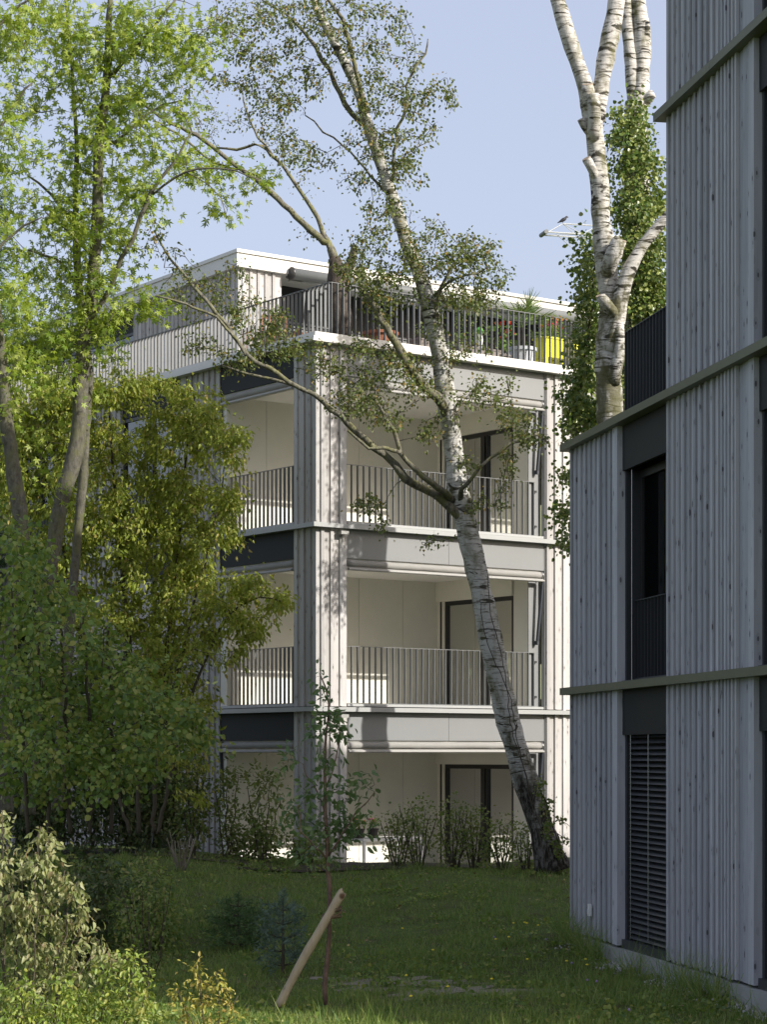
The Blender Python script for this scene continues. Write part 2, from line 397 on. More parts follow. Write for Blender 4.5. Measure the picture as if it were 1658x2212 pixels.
# floor plates: loggia + side room
for k in range(0, 4):
    z1 = k*H - .012 if k else -.0
    z0 = (k-1)*H+2.34 if k else -.4
    mb = MB(); prism(mb, [FRt.p(.10,.10,0)[:2], FRt.p(5.35,.10,0)[:2], FRt.p(7.34,1.02,0)[:2], FRt.p(7.34,2.735,0)[:2], FRt.p(.10,2.735,0)[:2]], z0, z1)
    mb.build('floor_slab', M['ceiling'], bld)
for k in range(3):
    F = k*H; top = F+2.34; zc0 = F-.015 if k else -.35; zc1 = F+H-.10-.0
    # corner pier
    mb = MB(); rg = random.Random(10+k)
    clad(mb, FRt, 0.0, .609, zc0, zc1, .186, .115, dep=.04, rng=rg); mb.build('corner_pier_cladding', M['wood'], bld)
    mb = MB(); clad(mb, FLf, 0.0, .634, zc0, zc1, .186, .16, dep=.04, rng=rg); mb.build('corner_pier_cladding', M['wood'], bld)
    mb = MB(); fbox(mb, FRt, .042, .60, .042, .62, zc0, zc1); mb.build('corner_pier', M['wood'], bld)
    # right pier + third face
    mb = MB(); clad(mb, FRt, 4.832, 5.40, zc0, zc1, .188, .05, dep=.10, rng=rg); mb.build('pier_cladding', M['wood'], bld)
    for a0, a1, q0, q1 in ((.006,.88,zc0,zc1), (2.30,9.0,zc0,zc1), (.88,2.30,zc0,F+.9), (.88,2.30,F+2.2,zc1)):
        mb = MB(); clad(mb, F3, a0, a1, q0, q1, .188, .13, dep=.08, rng=rg); mb.build('side_cladding', M['wood'], bld)
    window(F3, .88, 2.30, .03, F+.9, F+2.2, bld)  # window added on the hidden side to let sun into the room
    if k == 0:
        mb = MB(); fbox(mb, F3, .9, 2.28, .12, .14, .9, 2.2); mb.build('darkening_shutter', M['slat'], bld)  # closed panel added to keep the ground-floor room dark
    # left pier and bays further along
    for a0, a1 in ((2.896, 4.175), (6.3, 8.4), (10.6, 12.0), (14.0, 16.0)):
        mb = MB(); clad(mb, FLf, a0, a1, zc0, zc1, .186, .16, dep=.10, rng=rg); mb.build('pier_cladding', M['wood'], bld)
    for a0, a1 in ((4.175, 6.3), (8.4, 10.6), (12.0, 14.0)):
        mb = MB(); fbox(mb, FLf, a0+.002, a1-.002, .05, .11, zc1-.46, zc1-.002); mb.build('fascia_panel', M['panel_dark'], bld)
        window(FLf, a0+.01, a1-.01, .06, F+.02, zc1-.47, bld, glass='glass_dark', posts=(((a0+a1)/2, .06),))
        if k: railing(FLf, a0+.05, a1-.05, .02, F+.02, F+.97, M['rail'], bld, endpost=False)
    # loggia fascia panels
    zt = zc1-.002
    for i, (a0, a1) in enumerate(((.612, 2.72), (2.726, 4.828))):
        mb = MB(); fbox(mb, FRt, a0, a1, .02, .055, zt-.46, zt); p = mb.build('fascia_panel', M['panel'], bld)
    mb = MB(); fbox(mb, FLf, .637, 2.893, .02, .055, zt-.46, zt); mb.build('fascia_panel', M['panel_dark'], bld)  # darker copy of the panel metal carries the left face's shade
    # ceiling edge beam behind panel
    mb = MB(); fbox(mb, FRt, .61, 4.83, .056, .12, top, zt); mb.build('edge_beam', M['ceiling'], bld)
    mb = MB(); fbox(mb, FLf, .637, 2.895, .056, .12, top, zt-.0); mb.build('edge_beam', M['ceiling'], bld)
    awning(FRt, .63, 4.78, zt-.475, bld, (1,)); awning(FLf, .65, 2.85, zt-.475, bld, (1,))
    # back wall panels (joints) and return pieces
    js = [.10, .836, 1.818, 2.80, 3.777, SJ+.03]
    mb = MB()
    for i in range(5): fbox(mb, FRt, js[i]+.004, js[i+1]-.004, 2.70, 2.733, F, top)
    mb.build('loggia_back_wall', M['cream'], bld)
    mb = MB(); fbox(mb, FLf, 2.697, 2.894, .02, .10, F, top); mb.build('loggia_return_wall', M['cream'], bld)
    # side wall with window opening d .53..2.47
    mb = MB()
    fbox(mb, FRt, SJ, SJ+.08, 2.49, 2.698, F, top); fbox(mb, FRt, SJ, SJ+.08, .145, .53, F, top)
    fbox(mb, FRt, SJ-.04, SJ+.08, .532, 2.698, F+1.98, top); mb.build('loggia_side_wall', M['cream'], bld)
    mb = MB(); fbox(mb, FRt, SJ+.0, 4.829, .125, .143, F, top); mb.build('jamb_panel', M['panel'], bld)
    mb = MB(); fbox(mb, FRt, SJ-.012, SJ-.001, 2.56, 2.60, F, F+1.98); mb.build('guide_rail', M['frame'], bld)
    FS = Fr(FRt.p(SJ, 0, 0)[:2], uL, uR)
    window(FS, .532, 2.488, .02, F+.02, F+1.978, bld, fw=.075, posts=((1.40,.11),(1.28,.04)))
    # side room
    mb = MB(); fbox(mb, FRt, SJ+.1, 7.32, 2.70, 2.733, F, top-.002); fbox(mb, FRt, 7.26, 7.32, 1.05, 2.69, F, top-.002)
    mb.build('room_wall', M['olive_in'] if k else M['black'], bld)  # ground-floor wall blackened for the unlit room
    if k:
        mb = MB()
        for j in range(3): fbox(mb, FRt, 5.5+j*.6, 6.095+j*.6, 2.1, 2.69, F+.08, F+.88)
        for j in range(3): fbox(mb, FRt, 5.5+j*.6, 6.095+j*.6, 2.38, 2.69, F+1.45, F+2.25)
        mb.build('kitchen_cabinet', M['cabinet'], bld)
    # sill sheet + railings
    if k:
        mb = MB(); fbox(mb, FRt, .63, 4.80, .0, .20, F-.01, F+.03); mb.build('balcony_sill', M['band'], bld); mb = MB(); fbox(mb, FLf, .65, 2.88, .0, .20, F-.01, F+.032); mb.build('balcony_sill', M['band'], bld)
        railing(FRt, .63, 4.67, .10, F+.035, F+.97, M['rail'], bld)
        railing(FLf, .66, 2.80, .10, F+.035, F+.97, M['rail'], bld)
# floor bands
for k in (1, 2):
    z = k*H-.10
    mb = MB(); po = .12
    pts = [FRt.p(-po,-po,0)[:2], FRt.p(S3+po*.45,-po,0)[:2], F3.p(9,-po,0)[:2], F3.p(9,.06,0)[:2], FRt.p(S3,.06,0)[:2], FRt.p(.06,.06,0)[:2], FLf.p(16,.06,0)[:2], FLf.p(16,-po,0)[:2]]
    prism(mb, pts, z, z+.072); mb.build('floor_band', M['band'], bld)
    mb = MB(); q = .035
    pts = [FRt.p(q,q,0)[:2], FRt.p(S3,q,0)[:2], F3.p(9,q,0)[:2], F3.p(9,.11,0)[:2], FRt.p(S3,.11,0)[:2], FRt.p(.11,.11,0)[:2], FLf.p(16,.11,0)[:2], FLf.p(16,q,0)[:2]]
    prism(mb, pts, z+.074, z+.12); mb.build('shadow_gap', M['frame'], bld)
M['paving'] = m_flat('pale_bounce_paving', (.33,.32,.30), .85, .15, 7, .2)
mb = MB(); prism(mb, [FRt.p(.0,-.85,0)[:2], FRt.p(S3+.4,-.85,0)[:2], F3.p(9,-.85,0)[:2], F3.p(9,.06,0)[:2], FRt.p(S3,.06,0)[:2], FRt.p(.0,.06,0)[:2]], -.3, -.012); tag(mb.build('bounce_slab', M['paving']), kind='structure')  # pale slab added to bounce light into the ground-floor loggia
# terrace edge
def ring(po, pi, z0, z1, name, mat):
    mb = MB()
    pts = [FRt.p(-po,-po,0)[:2], FRt.p(S3+po*.45,-po,0)[:2], F3.p(9,-po,0)[:2], F3.p(9,pi,0)[:2], FRt.p(S3,pi,0)[:2], FRt.p(pi,pi,0)[:2], FLf.p(16,pi,0)[:2], FLf.p(16,-po,0)[:2]]
    prism(mb, pts, z0, z1); return mb.build(name, mat, bld)
ring(.16, .04, 8.752, 8.79, 'terrace_gutter', M['coping']); ring(.135, .04, 8.791, 8.835, 'terrace_gutter', M['coping'])
ring(.045, .10, 8.836, 8.925, 'terrace_coping', M['coping'])
mb = MB(); prism(mb, [FRt.p(.102,.102,0)[:2], FRt.p(5.38,.104,0)[:2], F3.p(8.98,.12,0)[:2], EB, KB, FLf.p(15.98,.12,0)[:2]], 8.701, 8.86)
mb.build('terrace_floor', M['concrete'], bld)
railing(FRt, .40, 5.35, .17, 8.90, 9.80, M['rail'], bld, endpost=False, name='terrace_railing')
railing(FLf, .17, 15.9, .40, 8.90, 9.80, M['rail'], bld, endpost=False, name='terrace_railing')
railing(F3, .15, 8.8, .17, 8.90, 9.80, M['rail'], bld, endpost=False, name='terrace_railing')

# attic storey
A0 = (-2.983, 45.0); uA = (-math.sin(R_(34)), math.cos(R_(34)))
FA = Fr(A0, uR, (-uR[1], uR[0])); nA = (uA[1], -uA[0]); FB = Fr(A0, uA, nA)
zf0, zf1 = 12.13, 12.48
rg = random.Random(77)
mb = MB(); clad(mb, FA, 0, 1.07, 8.862, zf0, .186, .12, dep=.1, rng=rg); mb.build('attic_cladding', M['wood'], bld)
for a0, a1 in ((0, 4.63), (10.7, 12.6)):
    mb = MB(); clad(mb, FB, a0, a1, 8.862, zf0, .186, .16, dep=.1, rng=rg); mb.build('attic_cladding', M['wood'], bld)
mb = MB(); prism(mb, [FA.p(.11,.12,0)[:2], FA.p(1.06,.12,0)[:2], FA.p(1.06,.9,0)[:2], FA.p(11.0,.9,0)[:2], FA.p(11.0,5.5,0)[:2], FB.p(12.5,5,0)[:2], FB.p(12.5,.25,0)[:2], FB.p(4.7,.25,0)[:2], FB.p(4.7,.12,0)[:2]], 8.862, zf0-.002); mb.build('attic_wall', M['panel_dark'], bld)
mb = MB(); prism(mb, [FA.p(-.10,-.12,0)[:2], FA.p(11.3,-.12,0)[:2], FA.p(11.3,5.6,0)[:2], FB.p(12.8,5.2,0)[:2], FB.p(12.8,-.12,0)[:2]], zf0, zf1-.07); mb.build('attic_roof', M['coping'], bld)
mb = MB(); prism(mb, [FA.p(-.13,-.16,0)[:2], FA.p(11.35,-.16,0)[:2], FA.p(11.35,5.7,0)[:2], FB.p(12.9,5.3,0)[:2], FB.p(12.9,-.16,0)[:2]], zf1-.069, zf1); mb.build('roof_edge', M['coping'], bld)
for i in range(4):
    a0 = 1.3+i*2.35; sh = MB()
    for j in range(34):
        z = 8.95+j*.072; v = [FA.p(a0,.84,z),FA.p(a0+2.2,.84,z),FA.p(a0+2.2,.88,z+.06),FA.p(a0,.88,z+.06)]
        sh.add(v, [(0,1,2,3)])
    sh.build('blind', M['slat_grey'], bld)
for i in range(3):
    window(FB, 4.66+i*2.0, 6.64+i*2.0, .14, 8.9, 11.6, bld, glass='glass_dark')
aw = awning(FA, 1.25, 11.2, zf0+.06, bld, ())
mb = MB(); tube(mb, [FA.p(1.2,-.2,zf0+.0), FA.p(11.2,-.2,zf0+.0)], .12, 16); mb.build('awning_cassette', M['slat_grey'], aw, True)
mb = MB(); tube(mb, [FA.p(1.17,-.2,zf0), FA.p(1.20,-.2,zf0)], .135, 16); mb.build('end_cap', M['frame'], aw)
for k in range(2):
    mb = MB(); a = 1.5+k*.2; tube(mb, [FA.p(a,-.15,zf0-.1), FA.p(a+2.6,-.35,zf0-.22)], .035, 8); mb.build('arm', M['slat_grey'], aw)

# ================================================================= RIGHT BUILDING
B0 = (2.258, 26.6); uB = (.1840, -.9829); nB = (.9829, .1840)
FBd = Fr(B0, uB, nB)
rb = empty('timber_building', (B0[0], B0[1], 0), 'tall block in bluish grey vertical boards filling the right edge, in shade', 'building')
HT = 13.25; ST = 3.76; SE = 10.6  # unseen height and near end sized to shape the building's cast shadow
mb = MB(); fbox(mb, FBd, .05, ST, .30, 22, -.5, 5.80); mb.build('wing_wall', M['panel_dark'], rb)
mb = MB(); fbox(mb, FBd, ST, SE, .50, 22, -.5, HT); mb.build('core_wall', M['panel_dark'], rb)
mb = MB(); fbox(mb, FBd, -.02, SE, -.05, .30, -.6, .0); mb.build('plinth', M['concrete'], rb)
bays = [(2.10, 3.76), (6.44, 8.13)]
for k in range(5):
    F = k*H; zb = F+H-.07-.0; z0 = (F-.015) if k else .03
    rg = random.Random(100+k)
    if k < 2:
        mb = MB(); clad(mb, FBd, 0, 1.90, z0, zb, .205, .12, .055, dep=.12, proud=.020, rng=rg); fbox(mb, FBd, 1.901, 2.10, -.032, .12, z0, zb)
        mb.build('cladding', M['wood_shade'], rb)
        mb = MB(); fbox(mb, FBd, .02, 2.09, .121, .30, z0+.02, zb); mb.build('wall', M['panel_dark'], rb)
    if zb > HT: zb = HT-.05
    mb = MB(); clad(mb, FBd, 8.13, SE, z0, zb, .172, .11, .055, dep=.12, proud=.020, rng=rg); mb.build('cladding', M['wood_shade'], rb)
    mb = MB(); clad(mb, FBd, 3.76, 5.52, z0, zb, .172, .11, .055, dep=.12, proud=.020, rng=rg); clad(mb, FBd, 5.521, 6.12, z0, zb, .10, .05, .045, dep=.12, proud=.032, rng=rg)
    fbox(mb, FBd, 6.121, 6.29, -.012, .12, z0, zb); fbox(mb, FBd, 6.292, 6.44, -.022, .12, z0, zb)
    mb.build('cladding', M['wood_shade'], rb)
    if k >= 1:   # far end face of tall part
        mb = MB(); FE = Fr(FBd.p(ST, 0, 0)[:2], nB, uB)
        if k >= 2: clad(mb, FE, .125, 6, z0, zb, .172, .11, .07, dep=.12, rng=rg); mb.build('cladding', M['wood_shade'], rb)
    for a0, a1 in ((3.78, 6.45), (8.15, SE)): mb = MB(); fbox(mb, FBd, a0, a1, .121, .50, z0+.02, zb); mb.build('wall', M['panel_dark'], rb)
    for bi, (a0, a1) in enumerate(bays):
        if bi == 0 and k > 1: continue
        if k > 3: continue
        mb = MB(); fbox(mb, FBd, a0+.003, a1-.003, .03, .075, zb-.50, zb-.002); mb.build('fascia_panel', M['panel_dark'], rb)
        mb = MB(); fbox(mb, FBd, a0+.003, a1-.003, .02, .20, F-.0, F+.10 if k == 0 else F+.035); mb.build('sill', M['rail_dark'], rb)
        if k == 0:
            bl = MB(); n = 36
            zz0, zz1 = .13, zb-.52
            for j in range(n):
                z = zz0+(zz1-zz0)*j/(n-1)
                q0 = [FBd.p(a0+.07, .08, z-.012), FBd.p(a1-.06, .08, z-.012), FBd.p(a1-.06, .105, z+.012), FBd.p(a0+.07, .105, z+.012), FBd.p(a1-.06, .145, z+.03), FBd.p(a0+.07, .145, z+.03)]
                bl.add(q0, [(0,1,2,3), (3,2,4,5)])
            b = bl.build('blind', M['slat'], rb)
            for a in (a0+.17, a0+.82): c = MB(); tube(c, [FBd.p(a, .072, zb-.5), FBd.p(a, .072, .12)], .004, 5); c.build('cord', M['steel'], b)
            mb = MB(); fbox(mb, FBd, a0, a0+.06, .06, .29, .1, zb-.5); mb.build('jamb', M['rail_dark'], rb)
            mb = MB(); fbox(mb, FBd, a0+.05, a1, .20, .29, .1, zb-.5); mb.build('window_recess', M['black'], rb)
        else:
            mb = MB(); fbox(mb, FBd, a0, a0+.05, .06, .29, F+.03, zb-.5); mb.build('jamb', M['rail_dark'], rb)
            c = MB(); tube(c, [FBd.p(a0+.16, .09, zb-.5), FBd.p(a0+.16, .09, F+.04)], .0045, 5); c.build('blind_guide', M['steel'], rb)
            window(FBd, a0+.05, a1, .215, F+.04, zb-.5, rb, fw=.09, posts=((a0+1.05,.08),), glass='glass_dark')
            railing(FBd, a0+.06, a1-.01, .17, F+.05, F+.93, M['rail_dark'], rb, pitch=.115)
for k in range(1, 5):
    z = k*H-.07
    s0 = -.06 if k < 3 else ST-.10
    mb = MB(); j = s0; ends = [s0, s0+1.62 if k<3 else s0+1.8, 3.72, 5.35, 7.9, SE]
    ends = sorted(set(e for e in ends if e >= s0))
    for e0, e1 in zip(ends[:-1], ends[1:]): fbox(mb, FBd, e0+.0015, e1-.0015, -.11, .10, z, z+.085)
    mb.build('floor_band', M['band_olive'], rb)
    if k in (1,2): mb = MB(); FW = Fr(FBd.p(0,0,0)[:2], nB, uB); fbox(mb, FW, .101, 12, -.06, .10, z, z+.085); mb.build('floor_band', M['band_olive'], rb)
mb = MB(); fbox(mb, FBd, .75, 3.757, .06, .28, 5.80, 6.01); mb.build('terrace_coping', M['band_olive'], rb)
mb = MB(); fbox(mb, FBd, -.03, 3.757, .29, 12, 5.801, 5.86); mb.build('terrace_floor', M['concrete'], rb)
railing(FBd, 2.24, 3.75, .03, 5.92, 6.85, M['rail_dark'], rb, endpost=False, name='terrace_railing', pitch=.115)
mb = MB(); fbox(mb, Fr(FBd.p(.02,0,0)[:2], nB, uB), .13, 12, .0, .1, -.5, 5.78); mb.build('end_wall', M['wood_shade'], rb)
so_ = MB(); fbox(so_, FBd, .98, 1.06, -.055, -.027, .28, .42); fbox(so_, FBd, .99, 1.05, -.062, -.056, .30, .36)
sx = so_.build('socket_box', M['white'], loc=FBd.p(1.02,-.04,.28)); tag(sx, 'small white socket box low on the shaded grey boards', 'socket')

# ================================================================= VEGETATION TOOLS
T_BIRCH = (np.array([(0,0,0),(.36,.22,.06),(.27,.62,.05),(0,1,-.08),(-.27,.62,.05),(-.36,.22,.06)]), [(0,1,2,3),(0,3,4,5)])
T_OVAL = (np.array([(0,0,0),(.22,.28,.05),(.20,.68,.02),(0,1,-.16),(-.20,.68,.02),(-.22,.28,.05)]), [(0,1,2,3),(0,3,4,5)])
T_DROOP = (np.array([(0,0,0),(.2,.22,.10),(.21,.55,.07),(0,1.0,-.30),(-.21,.55,.07),(-.2,.22,.10),(0,.4,.02)]), [(0,1,2,6),(6,2,3),(6,3,4),(0,6,4,5)])
T_ROUND = (np.array([(0,0,0),(.40,.16,.07),(.46,.52,.05),(.22,.86,.0),(0,1,-.08),(-.22,.86,.0),(-.46,.52,.05),(-.40,.16,.07)]), [(0,1,2,3,4),(0,4,5,6,7)])
def _maple():
    v = [(0,.32,0)]; f = []
    for a, L, wd in ((0,.68,.11),(48,.62,.10),(-48,.62,.10),(104,.42,.09),(-104,.42,.09)):
        a = R_(a); c, s_ = math.cos(a), math.sin(a); b = len(v)
        for t, o, z in ((.42,wd,.02),(1,0,-.10),(.42,-wd,.02)): v.append((s_*L*t+c*o, .32+c*L*t-s_*o, z))
        f.append((0,b,b+1,b+2))
    return np.array(v), f
T_MAPLE = _maple()
def _needle(n=9, w=.035, sp=1.0):
    v = []; f = []; r = random.Random(3)
    for i in range(n):
        a = 2*math.pi*i/n+r.uniform(-.3,.3); t = .15+.7*i/n; L = .5
        d = np.array([math.cos(a)*sp*.75, .55, math.sin(a)*sp*.75]); d /= np.linalg.norm(d)
        s_ = np.cross(d, [.3,.2,.9]); s_ /= np.linalg.norm(s_); b = np.array([0,t,0])
        k = len(v); v += [b+s_*w, b-s_*w, b+d*L]; f.append((k,k+1,k+2))
    return np.array(v), f
T_NEEDLE = _needle(); T_PINE = _needle(16, .03, 1.3)

def scatter_mesh(name, mat, parent, pos, axis, nrm, size, tpl, smooth_=False, loc=None, wide=None):
    V, Fc = tpl; pos = np.asarray(pos, float); N = len(pos)
    a = axis/(np.linalg.norm(axis, axis=1)[:, None]+1e-9)
    x = np.cross(a, nrm); x /= np.linalg.norm(x, axis=1)[:, None]+1e-9; z = np.cross(x, a)
    sz = np.asarray(size)[:, None, None]; wx = 1. if wide is None else np.asarray(wide)[:, None, None]
    v = pos[:, None, :]+sz*(V[None, :, 0:1]*wx*x[:, None, :]+V[None, :, 1:2]*a[:, None, :]+V[None, :, 2:3]*z[:, None, :])
    org = np.array(root_of(parent).location) if parent is not None else (np.array(loc) if loc is not None else np.zeros(3))
    v = (v-org).reshape(-1, 3); k = len(V)
    li = np.concatenate([np.array(q) for q in Fc]); ls = np.array([len(q) for q in Fc]); st = np.concatenate([[0], np.cumsum(ls)[:-1]]); L = len(li)
    loops = (li[None, :]+k*np.arange(N)[:, None]).reshape(-1); starts = (st[None, :]+L*np.arange(N)[:, None]).reshape(-1)
    me = bpy.data.meshes.new(name); me.vertices.add(N*k); me.vertices.foreach_set('co', v.astype(np.float32).reshape(-1))
    me.loops.add(N*L); me.loops.foreach_set('vertex_index', loops.astype(np.int32))
    me.polygons.add(N*len(Fc)); me.polygons.foreach_set('loop_start', starts.astype(np.int32))
    me.update(calc_edges=True); me.materials.append(mat)
    if smooth_: me.polygons.foreach_set('use_smooth', [True]*len(me.polygons))
    o = bpy.data.objects.new(name, me); COL.objects.link(o)
    if parent is not None: o.parent = parent
    elif loc is not None: o.location = tuple(loc)
    return o

def targets_of(clusters, rn, dY=.6, holes=0):
    out = []
    for c in clusters:
        x, y, rx, ry, n = c[:5]; Y = c[5] if len(c) > 5 else None; d = c[6] if len(c) > 6 else dY
        for _ in range(n):
            u = rn.normal(size=3); u /= np.linalg.norm(u); r = rn.uniform(.15, 1)**.45
            if holes and math.sin(x*.021+u[0]*r*rx*.06+1.3)*math.sin(y*.027+u[1]*r*ry*.07)+.45*math.sin((x+u[0]*r*rx)*.09)*math.sin((y+u[1]*r*ry)*.11+x*.01) < holes-.8: continue
            Yp = Y+u[2]*r*d; out.append(P(x+u[0]*r*rx, y+u[1]*r*ry, Yp))
    return np.array(out)
def grow(mb, nodes, targets, rn, up=.12, wob=.05, r0=.004, rk=.006, step=.16, rmin=.0022, k=4, maxd=9):
    """join each target to the nearest piece of the growing skeleton"""
    nodes = np.asarray(nodes, float)
    cap = len(nodes)+len(targets)*40; A = np.empty((cap, 3)); A[:len(nodes)] = nodes; n = len(nodes)
    d0 = np.array([np.min(((nodes-t)**2).sum(1)) for t in targets]); order = np.argsort(d0); paths = []
    for i in order:
        t = targets[i]; dd = ((A[:n]-t)**2).sum(1)
        j = int(np.argmin(dd+ .25*np.maximum(0, A[:n, 2]-t[2])**2)); p = A[j]; dist = math.sqrt(dd[j])
        if dist > maxd: continue
        m = int(min(30, max(3, dist/step)))
        c = (p+t)/2+np.array([0,0,up*dist])+rn.normal(size=3)*wob*dist*1.6
        s = np.linspace(0, 1, m+1)[:, None]
        q = (1-s)**2*p+2*s*(1-s)*c+s*s*t
        q[1:-1] += rn.normal(size=(m-1, 3))*wob*min(dist, .8)*.22
        ra = r0+rk*dist
        tube(mb, q, np.linspace(ra, rmin, m+1), k, False)
        A[n:n+m] = q[1:]; n += m; paths.append(q)
    return paths
def leaf_points(paths, rn, per, spread, along=.6):
    pos = []; dr = []
    for q in paths:
        m = len(q); d = q[-1]-q[max(0, m-3)]; d /= np.linalg.norm(d)+1e-9
        for _ in range(rn.poisson(per)):
            t = 1-along*rn.uniform()**1.3; i = min(m-1, max(1, int(t*(m-1)+.5)))
            o = rn.normal(size=3)*spread*(.35+.65*t); pos.append(q[i]+o); dr.append(d+o/spread*.5)
    return np.array(pos), np.array(dr)
def orient(dr, rn, droop=.4, flat=.5):
    a = dr+rn.normal(size=dr.shape)*.7; a[:, 2] -= droop*2
    nrm = rn.normal(size=dr.shape); nrm[:, 2] += flat*3
    return a, nrm
def tree(name, label, cat, base, limbs, clusters, mat_bark, mat_leaf, tpl, leaf, per, spread, seed, group=None, droop=.4, flat=.5, dY=.6, up=.12, wob=.05, rk=.006, step=.16, r0=.004, k=10, rough=.06, parts=('trunk','twigs','crown'), twig_mat=None, extra=None, lw=.0, rmin=.0022, along=.6, ntrunk=1, holes=0):
    rn = np.random.default_rng(seed); rg = random.Random(seed)
    root = empty(name, base, label, cat, group)
    nodes = []; tb = MB(); mb = MB(); one = parts[0] == 'stem'
    for i, L in enumerate(limbs):
        q = limb(tb if (i < ntrunk or one) else mb, L, k if i == 0 else max(6, k-2), .14, .004 if i < max(1, ntrunk) else .013, rg, rough); nodes.append(q[:, :3])
    nodes = np.concatenate(nodes)
    if clusters:
        tw_ = MB(); T = targets_of(clusters, rn, dY, holes); paths = grow(tb if one else tw_, nodes, T, rn, up, wob, r0, rk, step, rmin)
    tr = tb.build(parts[0], mat_bark, root, True)
    bo = mb.build('branches', twig_mat or mat_bark, root, True) if mb.n else tr
    if clusters and not one: tw_.build('twigs', M['twig'], bo)
    if clusters:
        pos, dr = leaf_points(paths, rn, per, spread, along)
        a, nn = orient(dr, rn, droop, flat)
        sz = leaf*rn.uniform(.65, 1.25, len(pos))
        scatter_mesh(parts[2], mat_leaf, root, pos, a, nn, sz, tpl)
    return root, tr

M['birch'] = m_birch('birch_bark', (.62,.60,.56), .45, 3.0, .9, .55)
M['birch_w'] = m_birch('white_birch_bark', (.66,.63,.57), .42, None, .9, .545, 10.5)
M['maple_bark'] = m_bark('maple_bark', (.065,.06,.047), (.165,.155,.125), (.13,.13,.06))
M['lichen_bark'] = m_bark('lichened_bark', (.055,.048,.034), (.25,.235,.18), (.20,.20,.07))
M['brown_bark'] = m_bark('brown_bark', (.045,.036,.03), (.13,.105,.085))
M['twig'] = m_flat('twig_bark', (.07,.058,.04), .9, .3, 9)
M['l_maple'] = m_leaf('maple_leaf', [(.09,.16,.02), (.18,.27,.03), (.30,.38,.045), (.44,.49,.13)], .42, (.50,.60,.04))
M['l_birch'] = m_leaf('birch_leaf', [(.05,.08,.02), (.085,.125,.03), (.14,.175,.045), (.19,.21,.06), (.10,.14,.035), (.32,.20,.05)], .32, (.30,.36,.06))
M['l_dog'] = m_leaf('dogwood_leaf', [(.12,.17,.025), (.20,.26,.035), (.30,.35,.05), (.38,.40,.07), (.24,.30,.04), (.42,.32,.10)], .38, (.50,.56,.04))
M['l_hazel'] = m_leaf('hazel_leaf', [(.06,.115,.025), (.105,.18,.035), (.16,.24,.045), (.24,.29,.06), (.30,.29,.07)], .35, (.3,.42,.05))
M['l_dark'] = m_leaf('dark_leaf', [(.035,.06,.018), (.06,.095,.028), (.10,.13,.04), (.14,.13,.055)], .3, (.12,.2,.04))
M['l_mid'] = m_leaf('shrub_leaf', [(.07,.12,.03), (.13,.19,.045), (.19,.24,.06), (.23,.21,.08)], .35, (.3,.4,.06))
M['l_ivy'] = m_leaf('ivy_leaf', [(.05,.10,.02), (.09,.15,.03), (.16,.21,.05), (.28,.31,.09), (.24,.28,.06)], .22, (.3,.4,.06), .3)
M['l_apple'] = m_leaf('apple_leaf', [(.06,.115,.04), (.10,.165,.06), (.15,.21,.09)], .32, (.28,.42,.09))
M['l_pale'] = m_leaf('pale_leaf', [(.13,.17,.05), (.22,.25,.09), (.33,.33,.17), (.27,.30,.11), (.20,.14,.08)], .35, (.40,.44,.10))
M['l_horn'] = m_leaf('hornbeam_leaf', [(.12,.19,.035), (.20,.28,.05), (.30,.36,.07), (.30,.29,.07)], .35, (.42,.52,.06))
M['l_gold'] = m_leaf('golden_leaf', [(.26,.26,.05), (.36,.36,.07), (.46,.40,.11), (.32,.22,.07)], .35, (.56,.52,.08))
M['l_spruce'] = m_leaf('spruce_needle', [(.04,.085,.028), (.07,.13,.04), (.11,.18,.05)], .05, None, .6)
M['l_blue'] = m_leaf('blue_spruce_needle', [(.05,.09,.065), (.09,.14,.10), (.13,.18,.14)], .05, None, .6)
M['l_grass'] = m_leaf('grass_blade', [(.08,.15,.03), (.14,.225,.04), (.22,.30,.065), (.31,.32,.11), (.11,.195,.035)], .35, (.22,.34,.05), .5)

